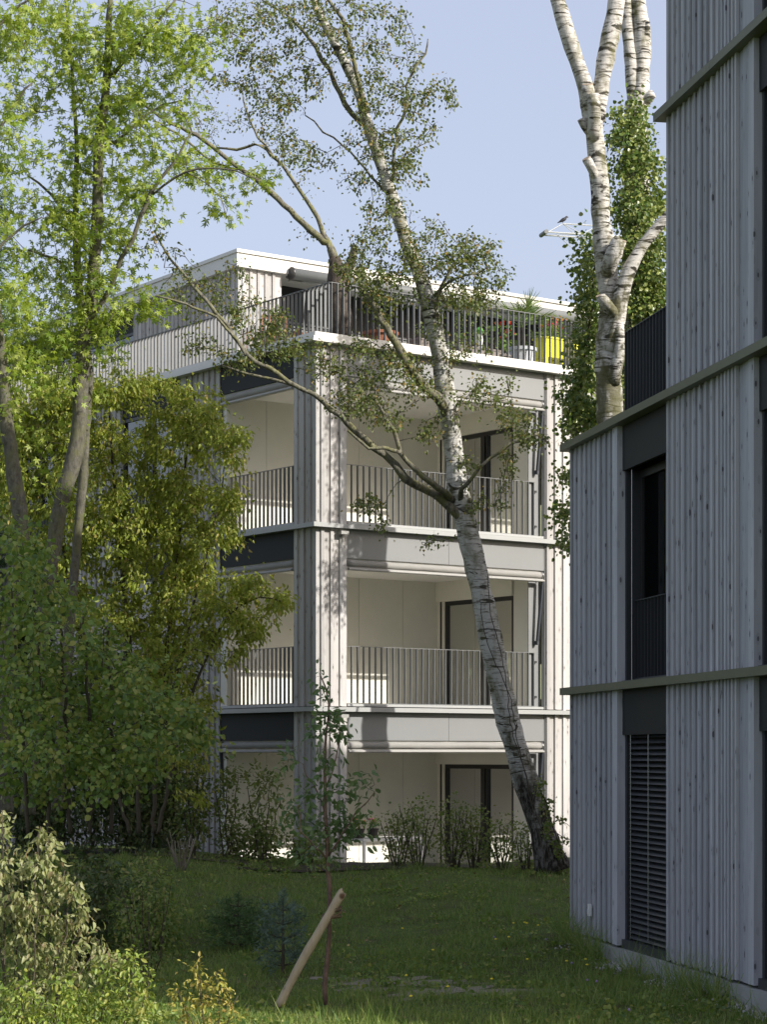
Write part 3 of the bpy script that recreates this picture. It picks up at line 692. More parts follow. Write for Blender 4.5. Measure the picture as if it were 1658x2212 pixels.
# ---- leaning birch in front of the corner
TY = 32.2
birch_limbs = [
 [(1196,1880,TY,80),(1186,1840,TY,64),(1172,1790,TY,56),(1155,1740,TY,54),(1138,1690,TY,54),(1110,1600,TY-.1,52),(1085,1500,TY-.2,50),(1066,1410,TY-.3,49),(1050,1330,TY-.4,49),(1034,1250,TY-.5,46),(1018,1180,TY-.6,47),(1003,1110,TY-.6,50),(990,1050,TY-.7,43),(978,950,TY-.7,41),(968,880,TY-.8,43),(955,800,TY-.8,38),(942,720,TY-.9,37),(922,640,TY-.9,33),(903,580,TY-.9,31),(880,528,TY-.9,29),(858,453,TY-.9,27),(838,400,TY-.9,26),(812,317,TY-.9,25),(786,240,TY-.9,23),(772,189,TY-.9,22),(732,110,TY-.9,20),(697,44,TY-.9,18),(676,-10,TY-.9,16),(640,-110,TY-.9,12)],
 [(1000,1128,TY-.6,24),(960,1083,TY-.8,23),(920,1056,TY-1.0,22),(872,1030,TY-1.2,20),(835,985,TY-1.3,18),(790,950,TY-1.4,16),(752,915,TY-1.5,15),(700,866,TY-1.6,13),(650,838,TY-1.7,12),(600,808,TY-1.8,11),(535,770,TY-1.8,10),(492,702,TY-1.8,10),(450,655,TY-1.8,9),(405,600,TY-1.7,8),(370,562,TY-1.7,6),(335,500,TY-1.6,4)],
 [(985,1080,TY-.7,20),(935,1045,TY-1.2,15),(897,1018,TY-1.3,13),(866,977,TY-1.4,12),(850,930,TY-1.4,10),(822,882,TY-1.4,8),(800,850,TY-1.3,6)],
 [(866,977,TY-1.4,10),(830,968,TY-1.5,9),(795,966,TY-1.6,8),(752,930,TY-1.6,6)],
 [(990,1085,TY-.7,16),(1010,1042,TY-1.1,10),(1060,992,TY-1.2,8),(1105,958,TY-1.3,7),(1165,934,TY-1.3,5)],
 [(966,905,TY-.8,22),(945,858,TY-1.0,25),(912,828,TY-1.2,23),(880,785,TY-1.3,21),(845,725,TY-1.4,19),(826,690,TY-1.4,17),(800,650,TY-1.4,14),(775,622,TY-1.4,9)],
 [(935,690,TY-.9,16),(948,640,TY-1.1,10),(966,600,TY-1.2,8),(990,560,TY-1.2,6),(1012,505,TY-1.2,4)],
 [(788,250,TY-.9,16),(776,268,TY-.8,12),(745,225,TY-.8,13),(724,180,TY-.7,12),(697,128,TY-.7,11),(671,88,TY-.6,9),(636,48,TY-.5,7),(590,15,TY-.5,5),(540,-10,TY-.4,3)],
 [(845,400,TY-.9,12),(851,350,TY-1.1,8),(860,282,TY-1.2,8),(878,233,TY-1.2,7),(884,167,TY-1.2,6),(922,119,TY-1.2,5),(925,85,TY-1.2,3)],
 [(790,250,TY-.9,14),(775,180,TY-1.1,11),(759,114,TY-1.2,11),(741,44,TY-1.3,10),(706,-5,TY-1.3,8),(690,-60,TY-1.3,6)],
 [(842,420,TY-.9,8),(800,380,TY-.7,6),(760,330,TY-.6,5),(700,285,TY-.5,4),(660,250,TY-.4,3)],
 [(535,772,TY-1.8,8),(470,690,TY-2.0,7),(400,655,TY-2.1,6),(340,640,TY-2.2,4)],
 [(640,835,TY-1.7,7),(560,812,TY-1.6,7),(480,790,TY-1.6,5)],
 [(940,640,TY-.9,8),(985,600,TY-1.5,6),(1035,590,TY-1.6,4)],
]
birch_limbs = [birch_limbs[0]]+[[(x, y, Yq, max(2.5, d_*.88)) for x, y, Yq, d_ in L] for L in birch_limbs[1:]]
bc = [(700,50,110,60,22),(560,80,90,70,20),(480,60,50,60,8),(540,160,90,50,20),(640,200,60,40,9),(820,60,80,60,14),(850,130,70,60,13),(800,200,60,50,10),(880,215,60,50,11),(945,190,35,25,4),(975,215,14,35,3),(900,280,50,60,10),(850,330,50,50,10),(885,370,40,50,7),(600,300,60,35,8),(650,350,50,35,6),(590,235,60,30,8),(790,300,50,40,8),(780,390,50,30,6),(700,340,50,30,4),(830,470,50,50,11),(930,520,60,50,13),(985,560,60,40,13),(1030,540,55,40,14),(1065,600,45,45,10),(1000,630,60,30,12),(860,580,60,40,14),(800,600,60,40,18),(755,575,40,25,9),(790,535,50,30,9),(1000,655,90,18,9),(830,660,50,40,12),(560,690,70,50,15),(505,620,45,70,12),(430,650,60,50,8),(390,590,60,40,6),(345,520,45,50,5),(600,745,70,40,16),(665,765,60,40,10),(520,780,60,25,8),(440,740,60,30,6),(800,780,80,50,24),(865,800,60,40,16),(780,850,60,50,16),(830,890,50,40,10),(905,840,40,40,7),(1010,765,50,30,6),(1060,830,50,30,6),(1010,850,40,30,4),(1085,880,45,35,6),(1125,920,45,30,10),(1155,955,35,20,7),(1100,1000,25,40,5),(1010,1000,25,20,4),(930,930,30,30,5),(795,1090,40,18,6),(826,1130,16,22,3),(930,1170,28,15,3),(1040,1090,28,25,4),(1085,1080,16,40,3),(740,880,40,25,5),(700,800,40,30,5),(690,160,50,40,6),(610,20,80,40,10)]
bc = [(c[0], c[1], c[2]*1.05, c[3]*1.05, int(c[4]*(3.4 if 460 < c[1] < 900 else 3.0)+1), TY-1.2) for c in bc]
bc += [(690-(i*-0), 0, 1, 1, 0, TY) for i in range(0)]
for (x, y, Yq, dq) in birch_limbs[0][14:27]: bc.append((x, y, 32, 40, 12, Yq-.2))
bc += [(470,150,50,60,10,TY-1),(560,230,60,40,8,TY-1),(620,130,60,50,12,TY-1),(540,20,80,40,12,TY-1),(760,20,70,40,12,TY-1)]
base = P(1196, 1880, TY)
bt, btr = tree('birch_tree', 'large birch leaning left across the balconies, dark rough foot and sparse small leaves', 'tree', (base[0], base[1], G(base[0], base[1])), birch_limbs, bc, M['birch'], M['l_birch'], T_BIRCH, .047, 11, .065, 5, droop=.75, flat=.1, dY=.8, up=.10, wob=.10, rk=.006, rmin=.0032, along=.8, k=18, rough=.05, twig_mat=M['lichen_bark'])

# ---- brown trunk on the terrace with two long limbs
YT = 36.0
tl = [
 [(738,754,YT,46),(737,690,YT,46),(732,640,YT,50),(730,600,YT,48),(727,575,YT,34),(722,560,YT,26)],
 [(728,580,YT,22),(716,540,YT,19),(708,527,YT,16),(690,512,YT,15),(640,468,YT,13),(600,428,YT,12),(562,396,YT,11),(520,365,YT,10),(480,332,YT-.1,9),(440,300,YT-.2,9),(390,275,YT-.2,8),(345,250,YT-.3,7),(300,215,YT-.3,5),(280,180,YT-.3,3)],
 [(716,545,YT,16),(700,505,YT,11),(686,468,YT,10),(655,424,YT,9),(627,380,YT,8),(600,348,YT,7),(575,325,YT,7),(548,316,YT,6),(508,326,YT+.1,6),(470,320,YT+.2,4)],
 [(738,620,YT,26),(752,580,YT,24),(764,555,YT,18),(766,531,YT,17)],
 [(600,348,YT,6),(560,300,YT,5),(535,250,YT,4),(525,200,YT,3)],
 [(520,365,YT,6),(460,352,YT,5),(400,300,YT-.5,5),(330,262,YT-.5,3)],
]
tc = [(560,290,60,40,7,YT),(620,330,40,30,5,YT),(470,280,60,40,9,YT),(430,240,60,50,11,YT),(380,270,50,40,7,YT),(330,230,50,50,7,YT),(520,240,50,40,6,YT),(680,500,30,25,3,YT),(480,360,50,25,6,YT),(660,400,25,30,4,YT),(400,200,50,40,8,YT),(330,300,40,30,3,YT)]
tree('terrace_tree', 'thick brown trunk at the roof terrace corner with two long limbs reaching left', 'tree', (XY(738,YT),YT,8.86), tl, tc, M['brown_bark'], M['l_birch'], T_BIRCH, .042, 12, .12, 15, droop=.7, flat=.1, dY=.4, wob=.09, rk=.006, k=12, twig_mat=M['lichen_bark'])

# ---- pruned double birch behind the wing
YB = 31.0
pl = [
 [(1326,1740,YB,64),(1322,1100,YB,60),(1320,900,YB,56),(1314,800,YB,56),(1317,730,YB,54),(1319,660,YB,48),(1312,590,YB,46),(1306,530,YB,48),(1300,480,YB,42),(1296,400,YB,40),(1290,330,YB,39),(1283,270,YB,42),(1276,225,YB,44),(1266,190,YB,34),(1246,130,YB,34),(1226,70,YB,34),(1206,5,YB,31),(1185,-70,YB,28)],
 [(1290,260,YB,36),(1297,200,YB,35),(1310,130,YB,39),(1324,55,YB,38),(1337,-20,YB,36),(1350,-100,YB,30)],
 [(1318,760,YB-.1,34),(1334,690,YB-.15,38),(1345,630,YB-.15,34),(1362,580,YB-.2,29),(1392,528,YB-.2,26),(1425,487,YB-.2,23),(1455,455,YB-.2,20),(1500,400,YB-.2,14)],
 [(1312,590,YB-.1,32),(1322,560,YB-.25,36),(1332,535,YB-.3,34),(1340,519,YB-.3,31)],
 [(1335,690,YB-.1,26),(1318,665,YB-.3,24),(1305,650,YB-.35,23),(1298,640,YB-.35,21)],
 [(1282,300,YB-.1,28),(1285,250,YB-.25,28),(1283,205,YB-.28,27)],
 [(1275,240,YB-.05,26),(1271,210,YB-.15,26),(1270,184,YB-.2,25)],
 [(1292,390,YB,20),(1278,362,YB-.2,20),(1268,344,YB-.25,20)],
 [(1275,290,YB,16),(1262,270,YB-.15,15),(1255,258,YB-.2,15)],
 [(1325,830,YB-.1,30),(1332,790,YB-.2,28),(1340,760,YB-.22,24),(1338,700,YB-.2,22)],
]
tree('pruned_birch', 'thick white birch with sawn stumps and a forked top, rising behind the low wing roof', 'tree', (XY(1326,YB),YB,G(3.2,YB)), pl, [], M['birch_w'], None, None, 0, 0, 0, 21, ntrunk=99, k=20, rough=.05)
disc = MB(); 
for (x, y, Yp, r, nx, ny) in [(1340,518.5,YB-.3,.098,.25,-.35),(1297,639.5,YB-.35,.062,-.3,-.5),(1283,204,YB-.28,.085,0,-.4),(1270,183,YB-.2,.08,-.1,-.4),(1267.5,343,YB-.25,.062,-.6,-.5)]:
    c = P(x, y, Yp); nrm = np.array([nx, ny, 1.]); nrm /= np.linalg.norm(nrm)
    disc = MB(); tube(disc, [c-nrm*.01, c+nrm*.006], [r, r*.97], 18); disc.build('sawn_end', m_flat('sawn_wood', (.33,.26,.19), .8, .25, 20), bpy.data.objects['pruned_birch'])
YI = 33.55
il = [
 [(1372,1750,YI,66),(1372,700,YI,64),(1376,500,YI,58),(1376,330,YI,50),(1376,240,YI,46),(1385,190,YI,38),(1389,110,YI,38),(1384,40,YI,34),(1376,-30,YI,31)],
 [(1376,250,YI,40),(1370,200,YI,32),(1363,120,YI,29),(1357,60,YI,28),(1350,-30,YI,26)],
 [(1388,225,YI,26),(1402,212,YI-.1,24),(1413,203,YI-.15,18)],
 [(1392,90,YI,14),(1398,70,YI-.1,14),(1399,50,YI-.1,13)],
]
tree('ivy_birch', 'white twin-stemmed birch wrapped in ivy, behind the pruned birch', 'tree', (XY(1372,YI),YI,G(3.7,YI)), il, [], M['birch_w'], None, None, 0, 0, 0, 22, ntrunk=99, k=18, rough=.05)
def ivy(label, base, limbs, cl, seed, per=46, leaf=.06):
    rn = np.random.default_rng(seed); root = empty('ivy_plant', base, label, 'ivy', 'ivy climbing the birches')
    mb = MB(); nodes = []
    for L in limbs: nodes.append(limb(mb, L, 6, .2, .02, random.Random(seed))[:, :3])
    T = targets_of(cl, rn, .45); paths = grow(mb, np.concatenate(nodes), T, rn, .1, .08, .003, .004, .15)
    mb.build('stem', M['twig'], root)
    pos, dr = leaf_points(paths, rn, per, .13, .7); a, nn = orient(dr, rn, .55, 0.0); nn[:, 1] -= 1.2
    scatter_mesh('leaves', M['l_ivy'], root, pos, a, nn, leaf*rn.uniform(.5, 1.2, len(pos)), T_ROUND)
    return root
ivy('dense sunlit ivy column wrapped round the twin-stemmed birch', (XY(1360,YI-.4),YI-.4,G(3.6,YI-.4)),
    [[(1360,1760,YI-.5,6),(1365,900,YI-.5,7),(1372,500,YI-.5,6),(1370,240,YI-.5,4)]],
    [(1362,245,35,30,10,YI-.5),(1366,300,42,40,18,YI-.5),(1372,370,52,50,26,YI-.5),(1376,450,55,55,30,YI-.5),(1376,530,52,50,28,YI-.5),(1385,610,55,55,34,YI-.5),(1395,690,60,50,30,YI-.5),(1420,600,40,60,18,YI-.3),(1425,440,25,40,7,YI-.4),(1415,520,30,30,8,YI-.4),(1375,770,60,50,20,YI-.5),(1345,300,25,20,4,YI-.5),(1360,860,60,50,16,YI-.5)], 31)
ivy('ivy hanging left of the pruned birch down to the low wing', (XY(1262,YB+.5),YB+.5,G(2.9,YB+.5)),
    [[(1245,1750,YB+.5,5),(1245,1200,YB+.5,5),(1250,930,YB+.5,6),(1275,700,YB+.4,6),(1285,540,YB+.4,4)]],
    [(1278,520,18,25,6,YB+.5),(1275,590,28,40,12,YB+.5),(1272,660,30,40,14,YB+.5),(1270,730,32,45,16,YB+.5),(1262,800,34,45,17,YB+.5),(1250,860,34,36,14,YB+.5),(1235,905,32,20,9,YB+.5),(1278,890,34,36,13,YB+.5),(1222,945,10,10,1,YB+.5),(1216,1036,10,12,2,YB+.5),(1230,1020,6,18,2,YB+.5),(1211,1106,14,8,3,YB+.5),(1228,1110,6,20,2,YB+.5),(1220,1175,8,14,2,YB+.5),(1230,1150,5,24,2,YB+.5)], 32)

# ---- maples on the left
YM = 30.5
def mp(cs): return [(*c, YM) for c in cs]
tree('maple_tree', 'tall maple with curved grey trunk and bright cut leaves, thickest of the left maples', 'tree', (XY(60,YM),YM,G(-4.9,YM)),
 [[(60,1760,YM,34),(72,1560,YM,31),(86,1400,YM,30),(100,1290,YM,30),(112,1210,YM,31),(122,1140,YM,32),(135,1070,YM,34),(152,1018,YM,36),(166,960,YM,34),(172,900,YM,34),(175,830,YM,34),(179,760,YM,30),(190,690,YM,28),(200,620,YM,28),(205,540,YM,26),(210,470,YM,24),(211,400,YM,23),(214,320,YM,22),(222,250,YM,20),(232,150,YM,17),(235,60,YM,14),(240,-60,YM,10)],
  [(190,705,YM,14),(220,650,YM-.2,11),(262,562,YM-.4,10),(290,500,YM-.5,10),(325,422,YM-.5,9),(360,370,YM-.6,7),(388,330,YM-.6,5),(415,285,YM-.6,3)],
  [(232,170,YM,9),(280,120,YM-.3,7),(330,60,YM-.5,6),(380,0,YM-.6,4)],
  [(214,330,YM,8),(270,290,YM+.3,6),(330,240,YM+.4,5),(400,215,YM+.4,3)],
  [(325,425,YM-.5,5),(400,372,YM-.7,5),(480,365,YM-.8,4),(560,388,YM-.8,2)],
  [(400,372,YM-.7,3),(450,400,YM-.7,2),(478,430,YM-.7,2),(490,470,YM-.7,2)],
  [(205,560,YM,8),(150,500,YM-.3,6),(100,460,YM-.5,4)]],
 mp([(230,60,80,70,24),(330,50,80,60,20),(440,60,70,60,12),(250,170,70,80,24),(350,140,70,60,15),(270,270,60,60,14),(380,220,60,50,8),(190,280,60,70,18),(290,385,60,55,14),(370,330,55,55,12),(180,390,60,60,16),(250,480,50,60,12),(330,430,60,35,10),(440,372,60,26,10),(545,385,30,12,6),(480,455,22,38,5),(240,590,50,50,14),(210,670,60,45,16),(300,655,45,30,9),(220,745,50,45,9),(340,660,25,20,3),(180,500,45,60,14),(300,200,50,40,8),(420,130,50,50,8)]),
 M['maple_bark'], M['l_maple'], T_MAPLE, .122, 18, .13, 41, 'maples on the left', droop=.45, flat=.35, dY=1.0, wob=.07, rk=.006, k=14, rough=.02)
tree('maple_tree', 'slim upright maple stem crossing just right of the tall curved maple trunk', 'tree', (XY(122,YM+.6),YM+.6,G(-4.6,YM+.6)),
 [[(122,1750,YM+.6,26),(132,1600,YM+.6,24),(140,1480,YM+.6,22),(148,1380,YM+.6,22),(156,1290,YM+.6,20),(164,1200,YM+.6,20),(170,1130,YM+.6,20),(178,1050,YM+.6,21),(184,950,YM+.6,20),(189,860,YM+.6,20),(191,780,YM+.6,18),(179,700,YM+.6,18),(169,600,YM+.6,18),(165,520,YM+.6,16),(163,430,YM+.6,13),(166,330,YM+.6,10),(160,220,YM+.6,8),(150,100,YM+.6,6),(140,-20,YM+.6,4)],
  [(165,500,YM+.6,8),(110,420,YM+.4,6),(60,380,YM+.3,4)],[(170,620,YM+.6,8),(120,560,YM+.4,6),(60,540,YM+.3,4)]],
 mp([(130,60,80,70,24),(170,170,50,90,20),(60,190,70,60,14),(150,590,60,50,14),(80,480,80,60,15),(120,680,60,60,18),(140,750,70,45,14),(110,820,70,30,6),(60,560,60,50,10),(60,760,70,50,16),(180,870,50,40,3),(150,470,40,50,9),(110,960,60,40,4),(100,1060,60,40,3)]),
 M['maple_bark'], M['l_maple'], T_MAPLE, .12, 17, .13, 42, 'maples on the left', droop=.45, flat=.35, dY=1.0, wob=.07, rk=.006, k=12, rough=.02)
tree('maple_tree', 'pale grey leaning maple trunk at the very left edge', 'tree', (XY(0,YM-1),YM-1,G(-5,YM-1)),
 [[(8,1760,YM-1,40),(12,1500,YM-1,38),(28,1300,YM-1,36),(48,1180,YM-1,34),(42,1100,YM-1,34),(30,1020,YM-1,33),(18,940,YM-1,31),(8,850,YM-1,28),(0,740,YM-1,24),(-20,560,YM-1,22),(-30,300,YM-1,18),(-30,60,YM-1,12)],
  [(-30,330,YM-1,8),(20,240,YM-1,6),(70,180,YM-1.1,4)],[(-20,560,YM-1,8),(30,500,YM-1,6),(90,470,YM-1.1,3)],[(-30,90,YM-1,8),(20,30,YM-1,6),(80,-10,YM-1.1,3)]],
 [(*c, YM-1) for c in [(40,40,70,60,20),(30,130,60,60,12),(20,270,45,60,12),(10,370,35,60,9),(30,620,50,40,8),(30,690,55,50,14),(30,790,50,40,9),(20,880,40,40,5),(0,480,30,60,6),(70,330,30,40,5)]],
 M['maple_bark'], M['l_maple'], T_MAPLE, .118, 18, .13, 43, 'maples on the left', droop=.45, flat=.35, dY=.9, wob=.07, rk=.006, k=14, rough=.02)

# ---- dogwood: broad yellow-green shrub behind the trunks
YD = 33.2
dg = [(110,840,60,45,20),(235,840,80,50,30),(350,860,70,55,34),(430,880,60,55,24),(60,930,60,60,20),(160,940,80,60,34),(270,950,80,60,36),(370,960,70,60,34),(450,960,50,50,18),(505,945,32,6,9),(490,1000,34,8,10),(80,1050,70,70,24),(180,1060,80,70,36),(290,1070,80,70,36),(390,1070,70,65,34),(450,1060,40,40,10),(495,1085,34,8,9),(120,1170,80,70,26),(230,1190,90,70,34),(340,1190,80,70,36),(430,1180,60,60,26),(490,1150,28,40,8),(200,1310,90,70,26),(310,1310,80,70,30),(400,1300,70,60,30),(480,1280,60,45,24),(550,1270,40,26,10),(600,1310,36,26,10),(560,1350,50,26,12),(500,1350,60,40,16),(620,1295,20,14,3),(260,1430,90,60,20),(370,1420,70,60,24),(450,1410,55,50,18),(500,1400,30,40,6),(350,1530,80,60,20),(420,1520,50,60,14),(400,1620,60,60,14),(440,1600,35,60,5),(440,1700,30,40,4),(300,1620,60,60,10)]
dg += [(30,900,50,50,12),(60,860,50,30,10),(30,950,50,60,16),(20,1040,50,60,16),(120,980,50,60,12),(90,870,60,30,14),(170,850,50,30,12),(300,835,40,22,8),(395,845,30,22,6),(455,900,30,30,8),(60,1000,60,60,16),(40,1100,60,60,14),(150,1130,80,60,26),(110,870,70,50,16),(260,1120,80,60,26),(380,1130,70,60,24),(300,1250,90,50,26),(420,1245,60,40,18),(150,1250,70,60,16),(350,1365,70,40,18),(520,1180,16,30,3),(505,1060,20,8,3)]
dg = [(c[0], c[1], c[2], c[3], int(c[4]*1.6), YD-.4*(1 if c[0] > 440 else 0)) for c in dg]
dl = [[(300,1800,YD,10),(290,1500,YD,9),(260,1200,YD,8),(240,950,YD,5),(235,850,YD,3)],[(330,1800,YD,10),(350,1500,YD,9),(380,1250,YD-.1,7),(400,1000,YD-.2,5),(420,860,YD-.2,3)],[(340,1800,YD-.3,9),(400,1550,YD-.4,7),(480,1350,YD-.5,6),(560,1290,YD-.6,4),(610,1300,YD-.6,2)],[(280,1800,YD,9),(200,1500,YD,8),(140,1200,YD,7),(110,950,YD,4)],[(350,1600,YD,7),(420,1300,YD-.2,5),(470,1100,YD-.2,4),(490,950,YD-.2,2)]]
tree('dogwood_shrub', 'huge yellow-green shrub of drooping narrow leaves filling the left below the roof terrace', 'shrub', (XY(310,YD),YD,G(-3.6,YD)), dl, dg, M['twig'], M['l_dog'], T_DROOP, .08, 34, .10, 51, droop=.9, flat=.2, dY=1.2, holes=.5, along=.85, up=.1, wob=.06, rk=.004, parts=('stem','twigs','leaves'), k=8)
# ---- hazel: darker shrub nearer
YH = 26.5
hz_ = [(20,1140,50,60,12),(60,1230,60,60,18),(20,1320,50,60,18),(100,1330,50,50,16),(60,1420,60,60,26),(140,1430,60,50,20),(30,1520,60,60,24),(120,1530,70,60,30),(210,1520,60,50,24),(290,1520,50,40,14),(350,1510,45,26,8),(60,1620,60,60,26),(150,1620,70,60,30),(240,1610,60,60,28),(320,1600,60,50,20),(380,1590,40,40,8),(110,1700,60,40,16),(200,1690,60,45,20),(290,1680,60,45,14),(20,1700,40,40,8),(180,1380,60,40,10),(250,1440,50,30,8)]
hz_ += [(400,1560,40,22,6),(440,1600,30,20,4),(60,1170,30,30,5),(100,1270,50,30,8),(170,1300,40,30,5),(230,1360,40,24,5),(330,1440,40,20,4)]
hz_ = [(c[0], c[1], c[2]*1.15, c[3]*1.1, int(c[4]*1.5)+1, YH+(i*37 % 11-5)*.25) for i, c in enumerate(hz_)]
hl = [[(60+i*45,1800,YH+.1*i,9),(50+i*48,1600,YH+.1*i,8),(30+i*50,1350-20*(i%2),YH,5),(20+i*50,1200+60*i,YH,3)] for i in range(5)]
tree('hazel_shrub', 'dark green hazel with broad leaves in shade at the lower left', 'shrub', (XY(120,YH),YH,G(-3.9,YH)), hl, hz_, M['twig'], M['l_hazel'], T_ROUND, .066, 20, .12, 52, droop=.5, flat=.5, dY=1.5, holes=.5, along=.85, wob=.07, rk=.004, parts=('stem','twigs','leaves'), k=8)

# ---- shrubs near the facade
def shrub(name, label, x, y, Y, w_, h_, mat, tpl, leaf, nt_, per, spread, seed, group=None, stems=5, droop=.3, flat=.4, lean=0, bark=None, wob=.06, taper=.6, low=.15, along=.6):
    """x,y = foot in the picture, w_,h_ = spread and height in picture units at depth Y"""
    rn = np.random.default_rng(seed); L = []; X0 = XY(x, Y)
    gy = HY-(float(G(X0, Y))-EYE)/Y*FD
    for i in range(stems):
        t = (i+.5)/stems-.5; top = h_*rn.uniform(.7, 1.0)
        L.append([(x+t*w_*.15, gy+6, Y, 4), (x+t*w_*.45+lean*.3, gy-top*.4, Y+rn.uniform(-.1,.1), 3.2), (x+t*w_*.8+lean, gy-top*.92, Y+rn.uniform(-.2,.2), 1.8)])
    cl = []
    for j in range(5):
        f_ = low+(1-low)*(j+.5)/5; ww = w_*.5*(1-taper*abs(f_-.45)*1.2)
        cl.append((x+lean*f_, gy-h_*f_, max(6, ww*.8), h_*.13, max(1, int(nt_/5)), Y))
    return tree(name, label, 'shrub', (X0, Y, float(G(X0, Y))), L, cl, bark or M['twig'], mat, tpl, leaf, per, spread, seed, group, droop, flat, dY=w_*.4/FD*Y, wob=wob, rk=.003, r0=.002, parts=('stem','twigs','leaves'), k=5, rmin=.0012, along=along)[0]
gf = 'young shrubs planted along the facade'
shrub('young_shrub', 'slender leafy shrub in front of the left ground-floor loggia, nearest its dark arm', 490,1840,33.8,90,200,M['l_mid'],T_OVAL,.075,60,10,.10,61,gf,3)
shrub('young_shrub', 'taller brownish shrub in the middle of the left ground-floor loggia', 570,1850,33.6,120,205,M['l_mid'],T_OVAL,.085,70,9,.12,62,gf,4)
shrub('young_shrub', 'small leafy shrub right of the ground-floor bench', 860,1850,33.2,110,120,M['l_mid'],T_BIRCH,.055,60,7,.10,63,gf,7,taper=.2)
shrub('young_shrub', 'loose shrub under the second joint of the loggia back wall', 905,1850,33.2,120,140,M['l_mid'],T_BIRCH,.055,65,7,.10,64,gf,7,taper=.2)
shrub('young_shrub', 'many-stemmed shrub in front of the dark window frame', 985,1870,32.9,100,140,M['l_mid'],T_BIRCH,.05,80,7,.09,65,gf,9,taper=.2)
shrub('young_shrub', 'upright twiggy shrub in front of the sliding door', 1025,1870,32.8,95,130,M['l_mid'],T_BIRCH,.05,75,7,.09,66,gf,9,taper=.2)
shrub('young_shrub', 'low shrub in front of the pale door post', 1085,1875,32.7,95,110,M['l_mid'],T_BIRCH,.05,60,7,.09,67,gf,8,taper=.2)
shrub('young_shrub', 'thin low shrub touching the foot of the leaning birch', 1135,1880,32.4,60,95,M['l_mid'],T_BIRCH,.048,36,8,.08,68,gf,5)
shrub('young_shrub', 'dim green shrub before the dark cladding left of the loggia', 415,1830,33.8,90,230,M['l_mid'],T_OVAL,.08,70,12,.12,69,gf,4)
shrub('young_shrub', 'low leafy shrub added over the sunlit sill of the left ground-floor loggia', 540,1850,34.0,170,62,M['l_mid'],T_BIRCH,.06,110,9,.10,72,gf,9,taper=.2,low=.05)  # added to hide the sunlit strip in the loggia
shrub('young_shrub', 'added low leafy shrub in front of the foot of the corner pier', 660,1855,33.7,120,60,M['l_mid'],T_BIRCH,.06,70,8,.10,73,gf,7,taper=.2,low=.05)  # continues the added low row that hides the lit strip
shrub('bare_shrub', 'fan of bare pale twigs at the left end of the planting bed', 392,1820,31.5,85,95,M['l_dark'],T_OVAL,.04,12,2,.05,70,None,12,bark=m_flat('pale_twig',(.20,.17,.13),.9,.2))
shrub('broadleaf_sapling', 'small sapling with large pale leaves left of the bare twigs', 330,1850,27,75,130,M['l_apple'],T_OVAL,.12,16,7,.12,71,None,2)
sd_ = [(200,1850,27,150,160),(120,1830,26,160,170),(280,1870,26,110,130),(240,1920,24,110,130),(180,1980,22.5,130,190),(340,1930,25.5,90,110),(40,1820,26,120,180)]
wl = ['tangled low shrub beneath the hazel','low tangle under the left maples','weedy low shrub right of the hazel foot','dim weedy shrub behind the pale-leaved bush','dark shrub close behind the pale-leaved bush','low shrub between the spruce and the hazel','tangle of stems below the leaning maple trunk']
for i, (x, y, Y, ww, hh) in enumerate(sd_):
    shrub('undergrowth_shrub', wl[i], x, y, Y, ww, hh, M['l_hazel'] if i % 2 else M['l_dark'], T_OVAL, .07, 80, 12, .13, 80+i, 'low undergrowth shrubs on the left', 8, low=.02, taper=.9)
shrub('hornbeam_shrub', 'dark hornbeam shrub in shade between the pale bush and the blue spruce', 320,2110,21.5,150,260,M['l_mid'],T_OVAL,.05,90,10,.07,90,None,7,taper=.6)
shrub('beech_sapling', 'thin dark sapling behind the pale bush', 222,2000,22.5,60,240,M['l_dark'],T_OVAL,.07,40,10,.10,91,None,2)
# ---- sunlit foreground
YF = 17.6
fg_l = lambda xs: [[(x0, 2300, YF+dy, 5), (x0+(x1-x0)*.4, 2300-(2300-y1)*.5, YF+dy, 4), (x1, y1, YF+dy*1.5, 2)] for x0, x1, y1, dy in xs]
tree('butterfly_bush', 'pale drooping-leaved bush in full sun at the lower left corner', 'shrub', (XY(40,YF),YF,G(-2.9,YF)),
 fg_l([(10,5,1750,0),(30,50,1850,.2),(50,88,1785,-.1),(60,110,1800,.1),(70,140,1880,.2),(80,165,1905,-.1),(90,185,1960,.1),(95,215,2030,.2),(40,20,1900,.3),(100,240,2080,0),(60,80,1950,-.3),(20,-20,1850,.1)]),
 [(c[0], c[1], c[2], c[3], max(3, int(c[4]*.8)), YF) for c in [(5,1790,16,40,8),(15,1870,30,40,10),(52,1870,18,30,8),(88,1805,14,24,7),(112,1830,14,30,6),(90,1880,30,30,10),(30,1950,50,40,18),(130,1910,24,30,9),(80,1960,50,40,18),(160,1930,18,30,7),(140,1985,30,35,12),(183,1985,14,28,6),(50,2040,60,50,26),(130,2060,50,45,20),(190,2050,30,35,10),(225,2060,20,20,6),(248,2085,18,20,5),(-10,1990,30,50,10),(60,2120,60,40,18),(150,2120,50,35,12)]],
 M['twig'], M['l_pale'], T_DROOP, .064, 12, .05, 95, droop=.85, flat=.1, dY=.35, rk=.003, r0=.002, parts=('stem','twigs','leaves'), k=6, rmin=.0014)
